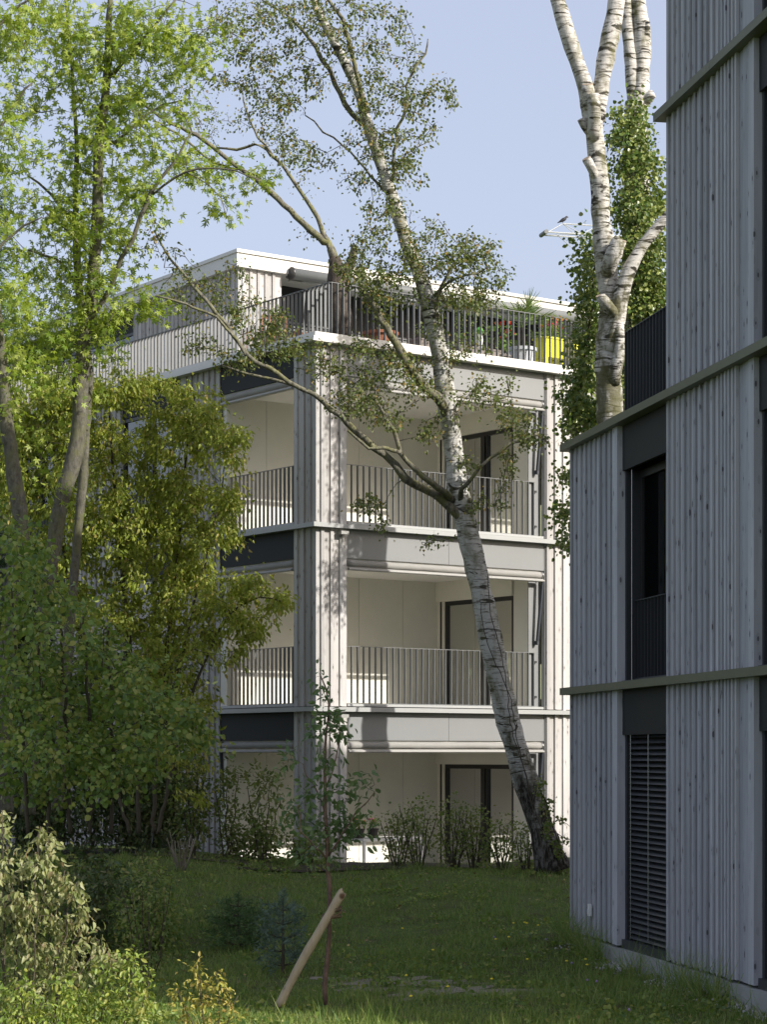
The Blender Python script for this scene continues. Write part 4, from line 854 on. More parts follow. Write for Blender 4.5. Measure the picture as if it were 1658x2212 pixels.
tree('hornbeam_bush', 'bright yellow-green hornbeam bush at the bottom edge, right of the pale bush', 'shrub', (XY(250,17.0),17.0,G(-2.1,17)),
 [[(250,2330,17,5),(270,2200,17,4),(290,2080,17,2)],[(240,2330,17,5),(220,2220,17,4),(225,2090,17.1,2)],[(260,2330,17,5),(300,2200,17,3),(322,2120,17,2)],[(230,2330,17.2,5),(170,2200,17.2,4),(150,2120,17.2,2)]],
 [(*c, 17.0) for c in [(285,2075,30,14,8),(300,2110,30,20,10),(230,2095,20,18,6),(245,2140,36,30,14),(310,2160,22,25,8),(200,2160,40,30,14),(270,2190,50,25,16),(150,2150,30,30,8),(190,2205,50,20,12),(318,2205,14,14,3)]],
 M['twig'], M['l_horn'], T_OVAL, .054, 9, .05, 97, droop=.25, flat=.5, dY=.25, rk=.003, r0=.0018, parts=('stem','twigs','leaves'), k=6, rmin=.0012)
tree('hornbeam_bush', 'leafy green bush in the bottom left corner under the pale bush', 'shrub', (XY(80,16.8),16.8,G(-2.7,16.8)),
 [[(80,2340,16.8,5),(60,2230,16.8,4),(40,2130,16.8,2)],[(90,2340,16.8,5),(120,2220,16.8,4),(130,2130,16.9,2)],[(60,2340,16.8,5),(20,2240,16.8,4),(0,2160,16.9,2)]],
 [(*c, 16.8) for c in [(40,2140,36,25,10),(120,2130,30,25,10),(0,2170,25,30,8),(80,2185,50,30,18),(140,2190,30,25,10),(30,2210,40,20,12),(110,2215,50,15,10)]],
 M['twig'], M['l_horn'], T_OVAL, .054, 10, .055, 98, droop=.3, flat=.5, dY=.25, rk=.003, r0=.0018, parts=('stem','twigs','leaves'), k=6, rmin=.0012)
tree('golden_hornbeam', 'small golden-leaved hornbeam in sun at the bottom edge, left of the stake', 'shrub', (XY(450,17.4),17.4,G(-1.4,17.4)),
 [[(450,2320,17.4,4),(440,2200,17.4,3),(425,2085,17.4,1.6)],[(455,2320,17.4,4),(470,2200,17.4,3),(468,2100,17.4,1.6)],[(450,2320,17.4,3),(410,2210,17.4,2.5),(385,2140,17.4,1.4)],[(455,2320,17.4,3),(490,2210,17.4,2.5),(515,2150,17.4,1.4)]],
 [(*c, 17.4) for c in [(425,2090,12,16,5),(430,2125,22,14,6),(467,2105,8,14,3),(480,2135,22,12,5),(390,2148,14,10,4),(395,2180,20,14,5),(440,2165,26,18,8),(490,2175,20,16,5),(512,2190,14,12,3),(430,2205,40,12,7),(480,2210,24,10,4)]],
 M['twig'], M['l_gold'], T_OVAL, .044, 9, .036, 99, droop=.1, flat=.7, dY=.16, rk=.003, r0=.0016, parts=('stem','twigs','leaves'), k=6, rmin=.0011)

# ---- small conifers
def conifer(name, label, x, Y, w_, h_, mat, seed, tuft=.07, layers=9, per=9, group=None, base_z=None, up=.0, tw=.35, tpl=T_NEEDLE, gap=.0, lead=True):
    rn = np.random.default_rng(seed); X0 = XY(x, Y); z0 = float(G(X0, Y)) if base_z is None else base_z
    Wm = w_/FD*Y/2; Hm = h_/FD*Y; root = empty(name, (X0, Y, z0), label, 'conifer', group)
    mb = MB(); tube(mb, [(X0,Y,z0-.05),(X0,Y,z0+Hm*.5),(X0,Y,z0+Hm)], [Hm*.02+.006,Hm*.012+.004,.004], 7); tr = mb.build('trunk', M['twig'], root)
    br = MB(); pos = []; ax = []
    for l in range(layers):
        t = (l+.3)/layers; R = Wm*(1-t)**tw*(1 if t > .1 else .8); zz = z0+Hm*(.06+.9*t)
        for j in range(per):
            th = 2*math.pi*(j+rn.uniform(-.3,.3))/per+l; rr = R*rn.uniform(.75, 1.05)
            tip = np.array([X0+rr*math.cos(th), Y+rr*math.sin(th), zz+rr*(up+rn.uniform(-.1,.15))])
            p0 = np.array([X0, Y, zz]); md = (p0+tip)/2+np.array([0,0,-rr*.08])
            q = np.array([p0, md, tip]); tube(br, q, [.006,.004,.002], 4, False)
            m = max(3, int(rr/(tuft*.45)))
            for i in range(m):
                s = (i+1)/m
                if s < gap: continue
                pt = (1-s)**2*p0+2*s*(1-s)*md+s*s*tip
                for b in range(3):
                    side = rn.normal(size=3); d = (tip-p0)/(rr+1e-6)*.8+side*.45; pos.append(pt+side*tuft*.25); ax.append(d)
    for i in range(6): pos.append((X0, Y, z0+Hm*(1-.02*i))); ax.append((rn.normal()*.2, rn.normal()*.2, 1))
    br.build('branches', M['twig'], tr)
    pos = np.array(pos); ax = np.array(ax); nn = rn.normal(size=ax.shape)
    scatter_mesh('needles', mat, root, pos, ax, nn, tuft*rn.uniform(.8, 1.3, len(pos)), tpl); return root
conifer('spruce_sapling', 'low spreading dark green spruce in the shaded lawn', 515, 25.5, 185, 115, M['l_spruce'], 5, .10, 5, 9, up=.18, tw=.5, gap=.2)
conifer('blue_spruce', 'small blue-grey spruce behind the leaning stake', 612, 22.8, 118, 165, M['l_blue'], 6, .12, 5, 6, up=.3, tw=.5, gap=.15)
conifer('pine_tree', 'dark green pine whose left boughs show beside the ivy above the roof', 1262, 58, 150, 1130, M['l_spruce'], 7, .55, 14, 10, base_z=.3, up=.35, tw=.30, tpl=T_PINE)
conifer('pine_tree', 'pine tip just showing over the roof canopy left of the large pine', 1196, 66, 60, 985, M['l_spruce'], 8, .5, 12, 7, base_z=.3, up=.4, tpl=T_PINE)
conifer('pine_tree', 'pine crown showing over the attic roof behind the maples', 330, 62, 110, 1075, M['l_spruce'], 9, .5, 13, 10, base_z=.3, up=.35, tpl=T_PINE)
conifer('spruce_tree', 'spruce at the very left edge behind the maples', -40, 44, 150, 1500, M['l_spruce'], 12, .35, 26, 12, base_z=.3, up=-.35, tw=.6)

# ---- apple sapling, stake and tie
YA = 19.9
al = [[(705,2170,YA,12),(702,2130,YA,11),(706,2080,YA,11),(711,2020,YA,10),(712,1950,YA,10),(710,1880,YA,9.5),(706,1800,YA,9),(703,1720,YA,7),(702,1640,YA,6),(706,1580,YA,5),(712,1520,YA,4),(693,1460,YA,3)],
      [(710,1860,YA,5),(680,1830,YA-.1,4),(655,1790,YA-.2,3),(640,1740,YA-.2,2)],[(708,1850,YA,5),(740,1800,YA-.1,4),(770,1760,YA-.1,3),(810,1710,YA-.1,2)],[(704,1760,YA,4),(680,1700,YA,3),(655,1650,YA,2)],[(704,1700,YA,4),(725,1640,YA,3),(735,1580,YA,2)]]
ac = [(*c, YA) for c in [(693,1470,16,28,6),(712,1530,25,25,8),(700,1580,35,25,9),(735,1590,16,25,5),(628,1650,18,45,6),(612,1790,12,30,4),(790,1690,14,30,4),(720,1650,35,30,9),(690,1710,45,30,12),(745,1710,35,28,9),(650,1750,35,35,8),(700,1770,45,30,12),(750,1770,35,30,10),(800,1715,20,25,4),(660,1830,30,30,6),(720,1820,40,30,10),(770,1800,30,25,6),(655,1860,14,25,3)]]
tree('apple_sapling', 'young apple tree tied to the leaning stake in the middle of the lawn', 'tree', (XY(705,YA),YA,float(G(XY(705,YA),YA))), al, ac, m_bark('sapling_bark', (.09,.06,.045), (.19,.13,.10)), M['l_apple'], T_OVAL, .076, 6.5, .055, 101, droop=.15, flat=.3, dY=.14, wob=.06, rk=.004, r0=.0016, rmin=.0012, k=9, rough=.03)
YS = 19.75
stk = MB(); q = limb(stk, [(601,2175,YS,19),(640,2100,YS,19),(690,2012,YS-.02,19),(735,1935,YS-.02,19),(741,1926,YS-.02,18)], 16, .08, .001, random.Random(2), .02)
def m_stake():
    q = NM('peeled_stake'); n = q.noise(q.coord((8,8,2)), 2.5, 5, .6); v = q.n('ShaderNodeTexVoronoi'); v.inputs['Scale'].default_value = 5.5
    tc = q.n('ShaderNodeTexCoord'); q.l(tc.outputs['Object'], v.inputs['Vector'])
    c = q.mix(n, (.24,.19,.12), (.46,.40,.29)); c = q.mix(q.ramp(v.outputs['Distance'], [(.10,(1,1,1)),(.2,(0,0,0))]), c, (.10,.06,.035))
    q.bump(n, .4, .01); return q.base(c, .85, 0, .2)
tag(stk.build('wooden_stake', m_stake(), smooth_=True, loc=P(598,2180,YS)), 'peeled round wooden stake leaning to the right against the young apple tree', 'stake')
rp = MB(); rr = random.Random(8)
for i in range(4):
    c = P(717, 1970+i*4, YS+.05); th0 = rr.uniform(0, 6); pts = [c+np.array([.085*math.cos(t), .09*math.sin(t), .02*math.sin(t*1+th0)+.03*math.cos(t)]) for t in np.linspace(0, 6.28, 22)]
    tube(rp, pts, .010, 6, False)
tube(rp, [P(726,1962,YS-.07), P(738,1964,YS-.09), P(748,1970,YS-.1)], .004, 5)
M['rope'] = m_flat('coir_rope', (.12,.085,.05), .9, .3, 60)
tag(rp.build('rope_tie', M['rope'], loc=P(717,1978,YS)), 'brown coir rope binding the apple sapling to the stake', 'rope')

# ================================================================= GRASS
def inside_buildings(x, y):
    rx, ry = x-B0[0], y-B0[1]; s = rx*uB[0]+ry*uB[1]; d = rx*nB[0]+ry*nB[1]
    a = (s > -.06) & (s < 11) & (d > .02)
    rx, ry = x-C0[0], y-C0[1]; p = rx*uR[0]+ry*uR[1]; q_ = rx*uL[0]+ry*uL[1]
    return a | ((p > .3) & (q_ > -.9)) | ((p > -.04) & (q_ > -.04))
def grass(name, label, n, seed, hlo, hhi, wd, ylo, yhi, clump, bare=None, mat='l_grass', lean=.35):
    rn = np.random.default_rng(seed)
    nc = n//clump; Yc = ylo+(yhi-ylo)*rn.uniform(size=nc)**1.25; Xc = (rn.uniform(-1.06, 1.06, nc))*829/FD*Yc
    X = np.repeat(Xc, clump)+rn.normal(size=nc*clump)*.05; Y = np.repeat(Yc, clump)+rn.normal(size=nc*clump)*.05
    hc = np.repeat(rn.uniform(hlo, hhi, nc)*(1+.5*np.sin(Xc*2.1+Yc*1.3)*np.sin(Yc*1.9-Xc)), clump)
    keep = ~inside_buildings(X, Y)
    for (cx, cy, rx, ry, pr) in [(XY(870,22),22,.5,.42,.80),(XY(1010,21),21,.6,.5,.80),(1.6,33.9,3.0,.8,.75),(-3.6,34.6,2.4,.9,.75)]:
        m = ((X-cx)/rx)**2+((Y-cy)/ry)**2 < 1; keep &= ~(m & (rn.uniform(size=len(X)) < pr))
    X, Y, hc = X[keep], Y[keep], hc[keep]; N = len(X)
    pos = np.stack([X, Y, G(X, Y)-.005], 1); ax = np.stack([rn.normal(size=N)*lean, rn.normal(size=N)*lean, np.ones(N)], 1)
    nn = rn.normal(size=(N, 3)); nn[:, 2] *= .2
    tpl = (np.array([(-.5,0,0),(.5,0,0),(.4,.5,.02),(-.4,.5,.02),(0,1,.16)]), [(0,1,2,3),(3,2,4)])
    sz = hc*rn.uniform(.6, 1.3, N); wide = wd*rn.uniform(.6, 1.3, N)/sz
    o = scatter_mesh(name, M[mat], None, pos, ax, nn, sz, tpl, wide=wide); return tag(o, kind='stuff')
g = grass('lawn_grass', '', 170000, 1, .035, .085, .0075, 16.2, 35.2, 12)
M['l_dry'] = m_leaf('dry_grass_blade', [(.16,.15,.07), (.10,.12,.04), (.22,.19,.10)], .3, None)
grass('dry_grass', '', 14000, 2, .04, .10, .006, 17, 35, 10, mat='l_dry', lean=1.2)
grass('tall_grass', '', 5000, 3, .12, .24, .007, 16.2, 34.8, 9)
def weeds():
    rn = np.random.default_rng(9); n = 26000; nc = n//13
    Yc = 17+17.5*rn.uniform(size=nc)**1.2; Xc = rn.uniform(-1.05, 1.05, nc)*829/FD*Yc
    dens = (np.sin(Xc*1.7+1)*np.sin(Yc*.9)+rn.uniform(-.6,.6,nc)) > .1; Xc, Yc = Xc[dens], Yc[dens]
    X = np.repeat(Xc, 13)+rn.normal(size=len(Xc)*13)*.07; Y = np.repeat(Yc, 13)+rn.normal(size=len(Xc)*13)*.07
    k = ~inside_buildings(X, Y); X, Y = X[k], Y[k]; N = len(X)
    pos = np.stack([X, Y, G(X, Y)+rn.uniform(.0,.06,N)], 1); ax = rn.normal(size=(N,3)); ax[:,2] = np.abs(ax[:,2])*.6+.2; nn = rn.normal(size=(N,3)); nn[:,2] += 1.5
    tag(scatter_mesh('clover_leaves', M['l_hazel'], None, pos, ax, nn, rn.uniform(.02,.05,N), T_ROUND), kind='stuff')
weeds()
# tall seed grass against the right building
def wall_grass():
    rn = np.random.default_rng(12); pos = []; ax = []
    for _ in range(70):
        s = rn.choice([rn.uniform(.0, 2.0), rn.uniform(3.0, 5.6), rn.uniform(5.6, 7.5)], p=[.4,.4,.2]); c = FBd.p(s, -.12-rn.uniform(0,.12), 0)
        for _ in range(11): pos.append((c[0]+rn.normal()*.05, c[1]+rn.normal()*.05, float(G(c[0],c[1])))); ax.append((rn.normal()*.45, rn.normal()*.45, 1))
    pos = np.array(pos); ax = np.array(ax); N = len(pos); nn = rn.normal(size=(N,3)); nn[:,2] *= .2
    tpl = (np.array([(-.5,0,0),(.5,0,0),(.4,.5,.02),(-.4,.5,.02),(0,1,.25)]), [(0,1,2,3),(3,2,4)])
    sz = rn.uniform(.2,.62,N); tag(scatter_mesh('wall_grass', M['l_grass'], None, pos, ax, nn, sz, tpl, wide=.006/sz), kind='stuff')
wall_grass()
def gravel():
    rn = np.random.default_rng(13); n = 2600; s = rn.uniform(.8, 7.6, n); d = -.02-np.abs(rn.normal(size=n))*.13
    k = np.sin(s*3.1)+rn.uniform(-.8,.8,n) > -.1; s, d = s[k], d[k]
    mb = MB(); p = np.array([FBd.p(a, b, 0) for a, b in zip(s, d)]); z = G(p[:,0], p[:,1])
    V = np.array([(1,0,0),(-.9,.2,0),(0,1,0),(.1,-.9,0),(0,0,.7),(0,.1,-.7)]); Fc = [(0,2,4),(2,1,4),(1,3,4),(3,0,4),(2,0,5),(1,2,5),(3,1,5),(0,3,5)]
    pos = np.stack([p[:,0], p[:,1], z+.012], 1); N = len(pos); ax = rn.normal(size=(N,3)); nn = rn.normal(size=(N,3))
    tag(scatter_mesh('gravel', m_flat('pale_gravel', (.42,.41,.40), .8, .3, 30), None, pos, ax, nn, rn.uniform(.008,.02,N), (V, Fc)), kind='stuff')
gravel()
# backdrop shrub added to darken the gaps beneath the dogwood, against the facade
YK = 35.2
tree('backdrop_shrub', 'dark backdrop shrub added deep behind the left trunks, against the facade', 'shrub', (XY(200,YK),YK,G(-4.6,YK)),
 [[(200+i*60,1830,YK,6),(200+i*60,1600,YK,5),(190+i*65,1450,YK,3)] for i in range(-2,4)],
 [(x,y,60,55,20,YK) for x in (20,110,200,290,370) for y in (1440,1530,1620,1710,1780)], M['twig'], M['l_dark'], T_OVAL, .09, 34, .22, 111, droop=.4, flat=.3, dY=.7, parts=('stem','twigs','leaves'), k=6)
# ivy at the foot of the leaning birch
def foot_ivy():
    rn = np.random.default_rng(120); base = P(1205,1870,TY-.3); root = empty('ivy_plant', (base[0],base[1],float(G(base[0],base[1]))), 'small dark ivy climbing the foot of the leaning birch', 'ivy', 'ivy climbing the birches')
    mb = MB(); nodes = []
    for L in ([(1222,1870,TY-.2,3),(1200,1800,TY-.35,3),(1180,1730,TY-.35,3),(1160,1690,TY-.35,2)],[(1190,1860,TY-.5,2),(1150,1720,TY-.42,2),(1105,1560,TY-.5,2),(1090,1440,TY-.6,2),(1062,1330,TY-.7,2),(1055,1240,TY-.8,1.5)],[(1180,1870,TY-.5,2),(1128,1640,TY-.42,2),(1100,1500,TY-.55,2),(1050,1380,TY-.62,2),(1040,1300,TY-.7,1.5)],[(1205,1800,TY-.3,2),(1225,1812,TY-.3,1.5),(1240,1816,TY-.3,1)],[(1195,1760,TY-.3,2),(1212,1772,TY-.3,1.5),(1232,1785,TY-.3,1)]):
        nodes.append(limb(mb, L, 5, .1, .008, random.Random(3))[:, :3])
    T = targets_of([(1168,1700,10,20,6,TY-.35),(1182,1740,10,20,7,TY-.35),(1190,1790,14,25,8,TY-.35),(1208,1830,12,25,7,TY-.3),(1215,1772,14,5,3,TY-.3),(1228,1812,14,4,3,TY-.3)], rn, .1)
    paths = grow(mb, np.concatenate(nodes), T, rn, .05, .08, .0015, .003, .06, .001)
    mb.build('stem', M['twig'], root); pos, dr = leaf_points(paths, rn, 14, .04, .8); a, nn = orient(dr, rn, .4, 0.); nn[:,1] -= 1
    scatter_mesh('leaves', M['l_mid'], root, pos, a, nn, .04*rn.uniform(.6,1.2,len(pos)), T_ROUND)
foot_ivy()

# ================================================================= SMALL THINGS
def TP(x, q):
    t = (x-CX)/FD; return (35.15*t+.8039*q*t+1.082+.5948*q)/(.8039-.5948*t)
def lathe(mb, c, prof, k=20):
    v = []; n = len(prof)
    for r, z in prof:
        for j in range(k): v.append((c[0]+r*math.cos(2*math.pi*j/k), c[1]+r*math.sin(2*math.pi*j/k), c[2]+z))
    f = [(i*k+j, i*k+(j+1)%k, (i+1)*k+(j+1)%k, (i+1)*k+j) for i in range(n-1) for j in range(k)]
    f += [tuple(range(k))[::-1], tuple(range((n-1)*k, n*k))]; return mb.add(v, f)
def at(x, q, z): return FRt.p(TP(x, q), q, z)
ZT = 8.862
M['terracotta'] = m_flat('terracotta', (.28,.11,.06), .8, .15, 8)
M['pot_grey'] = m_flat('grey_pot', (.50,.52,.55), .6, .08, 6)
M['pot_dark'] = m_flat('dark_pot', (.05,.045,.04), .7, .1)
M['taupe'] = m_flat('taupe_planter', (.20,.17,.15), .7, .1)
M['yellow'] = m_flat('yellow_plastic', (.72,.70,.03), .45, .05)
M['chair_wood'] = m_flat('oiled_wood', (.22,.10,.045), .6, .25, 14)
M['red'] = m_leaf('red_petal', [(.55,.03,.02), (.70,.10,.03)], .3, None); M['pink'] = m_leaf('pink_petal', [(.60,.03,.25), (.72,.10,.35)], .3, None)
M['orange'] = m_leaf('orange_petal', [(.70,.22,.05), (.75,.32,.08)], .3, None); M['palm'] = m_leaf('palm_leaf', [(.10,.17,.04), (.20,.27,.07)], .25, (.4,.5,.1))
M['bright'] = m_leaf('bright_leaf', [(.10,.20,.03), (.18,.30,.05), (.25,.36,.07)], .4, (.4,.6,.06))
def soil_top(root, c, r, z): m = MB(); tube(m, [(c[0],c[1],z-.01),(c[0],c[1],z)], r, 16); m.build('soil', M['soil'], root)
def pot(name, label, c, r, h, mat, cat='plant pot', plant=None, group=None):
    root = empty(name, c, label, cat, group)
    m = MB(); lathe(m, c, [(r*.72,0),(r*.8,h*.3),(r*.92,h*.86),(r*1.04,h*.86),(r*1.04,h),(r*.9,h),(r*.88,h*.9)]); m.build('pot', mat, root, False); soil_top(root, c, r*.87, c[2]+h*.91)
    return root
def tufts(name, root, c, n, hgt, rad, mat, leaf, tpl, seed, per=7, droop=.1, petals=None):
    rn = np.random.default_rng(seed); mb = MB(); tips = []; paths = []
    for i in range(n):
        e = np.array(c)+np.array([rn.normal()*rad*.6, rn.normal()*rad*.6, hgt*rn.uniform(.55, 1.05)]); b = np.array(c)+np.array([rn.normal()*rad*.25, rn.normal()*rad*.25, 0])
        q = np.array([b, (b+e)/2+rn.normal(size=3)*.02, e]); tube(mb, q, .003, 4, False); paths.append(q); tips.append(e)
    mb.build('stem', M['twig'], root); pos, dr = leaf_points(paths, rn, per, rad*.22, .9); a, nn = orient(dr, rn, droop, .4)
    scatter_mesh('leaves', mat, root, pos, a, nn, leaf*rn.uniform(.6,1.2,len(pos)), tpl)
    if petals:
        k = rn.choice(len(tips), min(len(tips), petals[1]), replace=False); pp = np.repeat(np.array(tips)[k], 7, 0)+rn.normal(size=(7*len(k),3))*.012
        scatter_mesh('flowers', petals[0], root, pp, rn.normal(size=pp.shape), rn.normal(size=pp.shape), np.full(len(pp), petals[2]), T_ROUND)
p = pot('terracotta_pot', 'wide terracotta bowl behind the terrace railing left of the birch trunk', at(822,.62,ZT), .30, .34, M['terracotta']); tufts('x', p, at(822,.62,ZT+.3), 8, .2, .15, M['l_mid'], .04, T_BIRCH, 201, 5)
def trough(label, x0, x1, q, h, mat, seed, pl, group=None):
    a0, a1 = TP(x0, q), TP(x1, q); c = FRt.p((a0+a1)/2, q, ZT); root = empty('planter_box', c, label, 'planter', group)
    m = MB(); fbox(m, FRt, a0, a1, q-.15, q+.15, ZT+.01, ZT+h); fbox(m, FRt, a0-.012, a1+.012, q-.162, q+.162, ZT+h+.001, ZT+h+.03); m.build('box', mat, root)
    for t in np.linspace(a0+.12, a1-.12, 3): tufts('x', root, FRt.p(t, q, ZT+h+.02), *pl, seed+int(t*10))
    return root
trough('taupe planter box with sparse greens just left of the birch at the railing', 893, 942, .6, .28, M['taupe'], 210, (7,.25,.10,M['l_mid'],.04,T_BIRCH))
trough('long taupe planter box with bushy greens right of the birch at the railing', 985, 1075, .6, .26, M['taupe'], 220, (12,.38,.16,M['bright'],.045,T_OVAL))
# trellis with climbing plant behind it
def climber():
    c = at(1010,.75,ZT); root = empty('climbing_plant', c, 'climbing plant on thin stakes behind the railing, right of the birch', 'plant')
    m = MB(); rn = np.random.default_rng(230)
    for i in range(5):
        b = at(985+i*22,.78,ZT+.2); tube(m, [b, b+np.array([0,0,1.25])], .006, 6)
    m.build('stakes', M['twig'], root)
    T = targets_of([(990,690,14,60,16,37.3),(1010,660,16,50,14,37.3),(1035,700,20,50,14,37.5)], rn, .1); mb = MB()
    nodes = np.array([at(985+i*22,.76,ZT+z) for i in range(5) for z in np.linspace(.3,1.4,6)]); paths = grow(mb, nodes, T, rn, .0, .1, .002, .003, .08)
    mb.build('stem', M['twig'], root); pos, dr = leaf_points(paths, rn, 12, .06, .9); a, nn = orient(dr, rn, .5, .2); scatter_mesh('leaves', M['l_mid'], root, pos, a, nn, .045*rn.uniform(.6,1.2,len(pos)), T_OVAL)
climber()
c = at(1037,.45,ZT); gb = empty('garden_ornament', c, 'green ball on a pale rod among the railing planters', 'ornament'); m = MB(); lathe(m, c, [(.05,0),(.035,.25),(.06,.42),(.045,.50),(.02,.52)], 14); m.build('rod', M['white'], gb, True)
m = MB(); lathe(m, (c[0],c[1],c[2]+.50), [(.01,0),(.05,.02),(.07,.07),(.05,.12),(.01,.14)], 16); m.build('ball', m_flat('green_glass',(.10,.35,.05),.2,.05), gb, True)
p = pot('chili_pot', 'potted chilli plant with red fruits behind the railing left of the palm', at(1088,.5,ZT), .13, .22, M['taupe'], 'potted plant'); tufts('x', p, at(1088,.5,ZT+.2), 14, .55, .16, M['bright'], .09, T_OVAL, 240, 8, .7, (M['red'], 9, .035))
# palm
c = at(1129,.62,ZT); p = pot('palm_pot', 'fan palm in a pale grey tapered pot behind the railing', c, .25, .42, M['pot_grey'], 'potted palm')
m = MB(); top = c+np.array([.0,0,.78]); tube(m, [c+np.array([0,0,.38]), c+np.array([.01,0,.6]), top], [.05,.045,.035], 10, True, .15, random.Random(2)); m.build('trunk', M['brown_bark'], p)
rn = np.random.default_rng(250); mb = MB(); pos = []; ax = []
for i in range(17):
    th = rn.uniform(0, 6.28); el = rn.uniform(-.5, 1.35); d = np.array([math.cos(th)*math.cos(el), math.sin(th)*math.cos(el), math.sin(el)]); L = rn.uniform(.22,.42); e = top+d*L
    tube(mb, [top, top+d*L*.5+np.array([0,0,.03]), e], .004, 4, False)
    s_ = np.cross(d, [0,0,1.]); s_ /= np.linalg.norm(s_)+1e-9
    for a in np.linspace(-1.35, 1.35, 17): pos.append(e); ax.append(d*math.cos(a)+s_*math.sin(a)+rn.normal(size=3)*.05)
mb.build('stem', M['palm'], p); pos = np.array(pos); ax = np.array(ax)
scatter_mesh('leaves', M['palm'], p, pos, ax, rn.normal(size=ax.shape), .36*rn.uniform(.8,1.1,len(pos)), (np.array([(-.03,0,0),(.03,0,0),(.022,.6,0),(-.022,.6,0),(0,1,-.04)]), [(0,1,2,3),(3,2,4)]))
# yellow planters
def yplanter(F, a0, a1, q, label, seed, pet):
    c = F.p((a0+a1)/2, q, ZT); root = empty('yellow_planter', c, label, 'planter', 'yellow planters on legs')
    m = MB(); z0, z1 = ZT+.30, ZT+.62
    v = []
    for z, e in ((z0,.035),(z1,0)): v += [F.p(a0+e,q-.17+e,z),F.p(a1-e,q-.17+e,z),F.p(a1-e,q+.17-e,z),F.p(a0+e,q+.17-e,z)]
    m.add(v, [(3,2,1,0),(0,1,5,4),(1,2,6,5),(2,3,7,6),(3,0,4,7),(4,5,6,7)]); fbox(m, F, a0-.015, a1+.015, q-.185, q+.185, z1+.001, z1+.03); m.build('box', M['yellow'], root)
    for aa in (a0+.05, a1-.05):
        for qq in (q-.12, q+.12): m = MB(); fbox(m, F, aa-.03, aa+.03, qq-.02, qq+.02, ZT, z0-.001); m.build('leg', M['yellow'], root)
    for i, t in enumerate(np.linspace(a0+.1, a1-.1, 4)): tufts('x', root, F.p(t, q, z1+.02), 10, .38, .12, M['bright'], .05, T_OVAL, seed+i, 9, .2, (pet[i % 2], 3, .045))
yplanter(FRt, TP(1166,.6), TP(1238,.6), .6, 'yellow planter on legs with red flowers at the right end of the terrace railing', 260, (M['orange'], M['red']))
yplanter(F3, .35, 1.15, .65, 'yellow planter with pink flowers mostly hidden by the ivy', 270, (M['pink'], M['red']))
# wooden terrace chairs and a dark lounger on the left terrace
def chair(x, Y, rot, label, mat, name='garden_chair'):
    c = (XY(x, Y), Y, ZT); root = empty(name, c, label, 'chair', 'wooden chairs on the terrace')
    F = Fr((c[0], c[1]), (math.cos(rot), math.sin(rot)), (-math.sin(rot), math.cos(rot)))
    m = MB()
    for i in range(5): fbox(m, F, -.25, .25, -.24+i*.1, -.16+i*.1, ZT+.42, ZT+.445)
    m.build('seat', mat, root)
    m = MB(); fbox(m, F, -.26, .26, .25, .28, ZT+.9, ZT+.97)
    for i in range(5): fbox(m, F, -.22+i*.1, -.18+i*.1, .255, .275, ZT+.46, ZT+.899)
    m.build('backrest', mat, root)
    for a in (-.26, .22):
        for b, h in ((-.25,.64),(.245,.9)): m = MB(); fbox(m, F, a, a+.045, b, b+.045, ZT, ZT+h); m.build('leg', mat, root)
        m = MB(); fbox(m, F, a-.005, a+.05, -.26, .26, ZT+.645, ZT+.67); m.build('armrest', mat, root)
chair(608, 38.2, .5, 'wooden garden chair nearest the terrace corner, seen through the railing', M['chair_wood'])
chair(566, 39.6, 2.2, 'wooden garden chair further left on the roof terrace', M['chair_wood'])
c = (XY(640,39.2), 39.2, ZT); root = empty('garden_table', c, 'wooden table beside the chairs on the roof terrace', 'table'); m = MB(); box(m, (c[0],c[1],ZT+.73), (1.3,.8,.04)); m.build('tabletop', M['chair_wood'], root)
for a in (-.55,.55):
    for b in (-.3,.3): m = MB(); box(m, (c[0]+a,c[1]+b,ZT+.355), (.06,.06,.70)); m.build('leg', M['chair_wood'], root)
c = (XY(375,41.5), 41.5, ZT); root = empty('sun_lounger', c, 'black tubular sun lounger behind the left terrace railing', 'lounger'); m = MB()
fr = [(-.9,0,.35),(.2,0,.33),(.85,0,.85)]
for b in (-.3,.3): m = MB(); tube(m, [(c[0]+x,c[1]+b,ZT+z) for x,y,z in fr], .02, 8); m.build('frame', M['frame'], root)
for a in (-.7,.1):
    for b in (-.3,.3): m = MB(); tube(m, [(c[0]+a,c[1]+b,ZT),(c[0]+a,c[1]+b,ZT+.33)], .015, 6); m.build('leg', M['frame'], root)
m = MB(); v = [(c[0]+x,c[1]+b,ZT+z) for x,y,z in fr for b in (-.28,.28)]; m.add(v+[(a,b,z-.02) for a,b,z in v], [(0,1,3,2),(2,3,5,4),(8,9,7,6),(10,11,9,8),(0,2,8,6),(2,4,10,8),(1,7,9,3),(3,9,11,5),(0,6,7,1),(4,5,11,10)]); m.build('seat', M['slat_grey'], root)

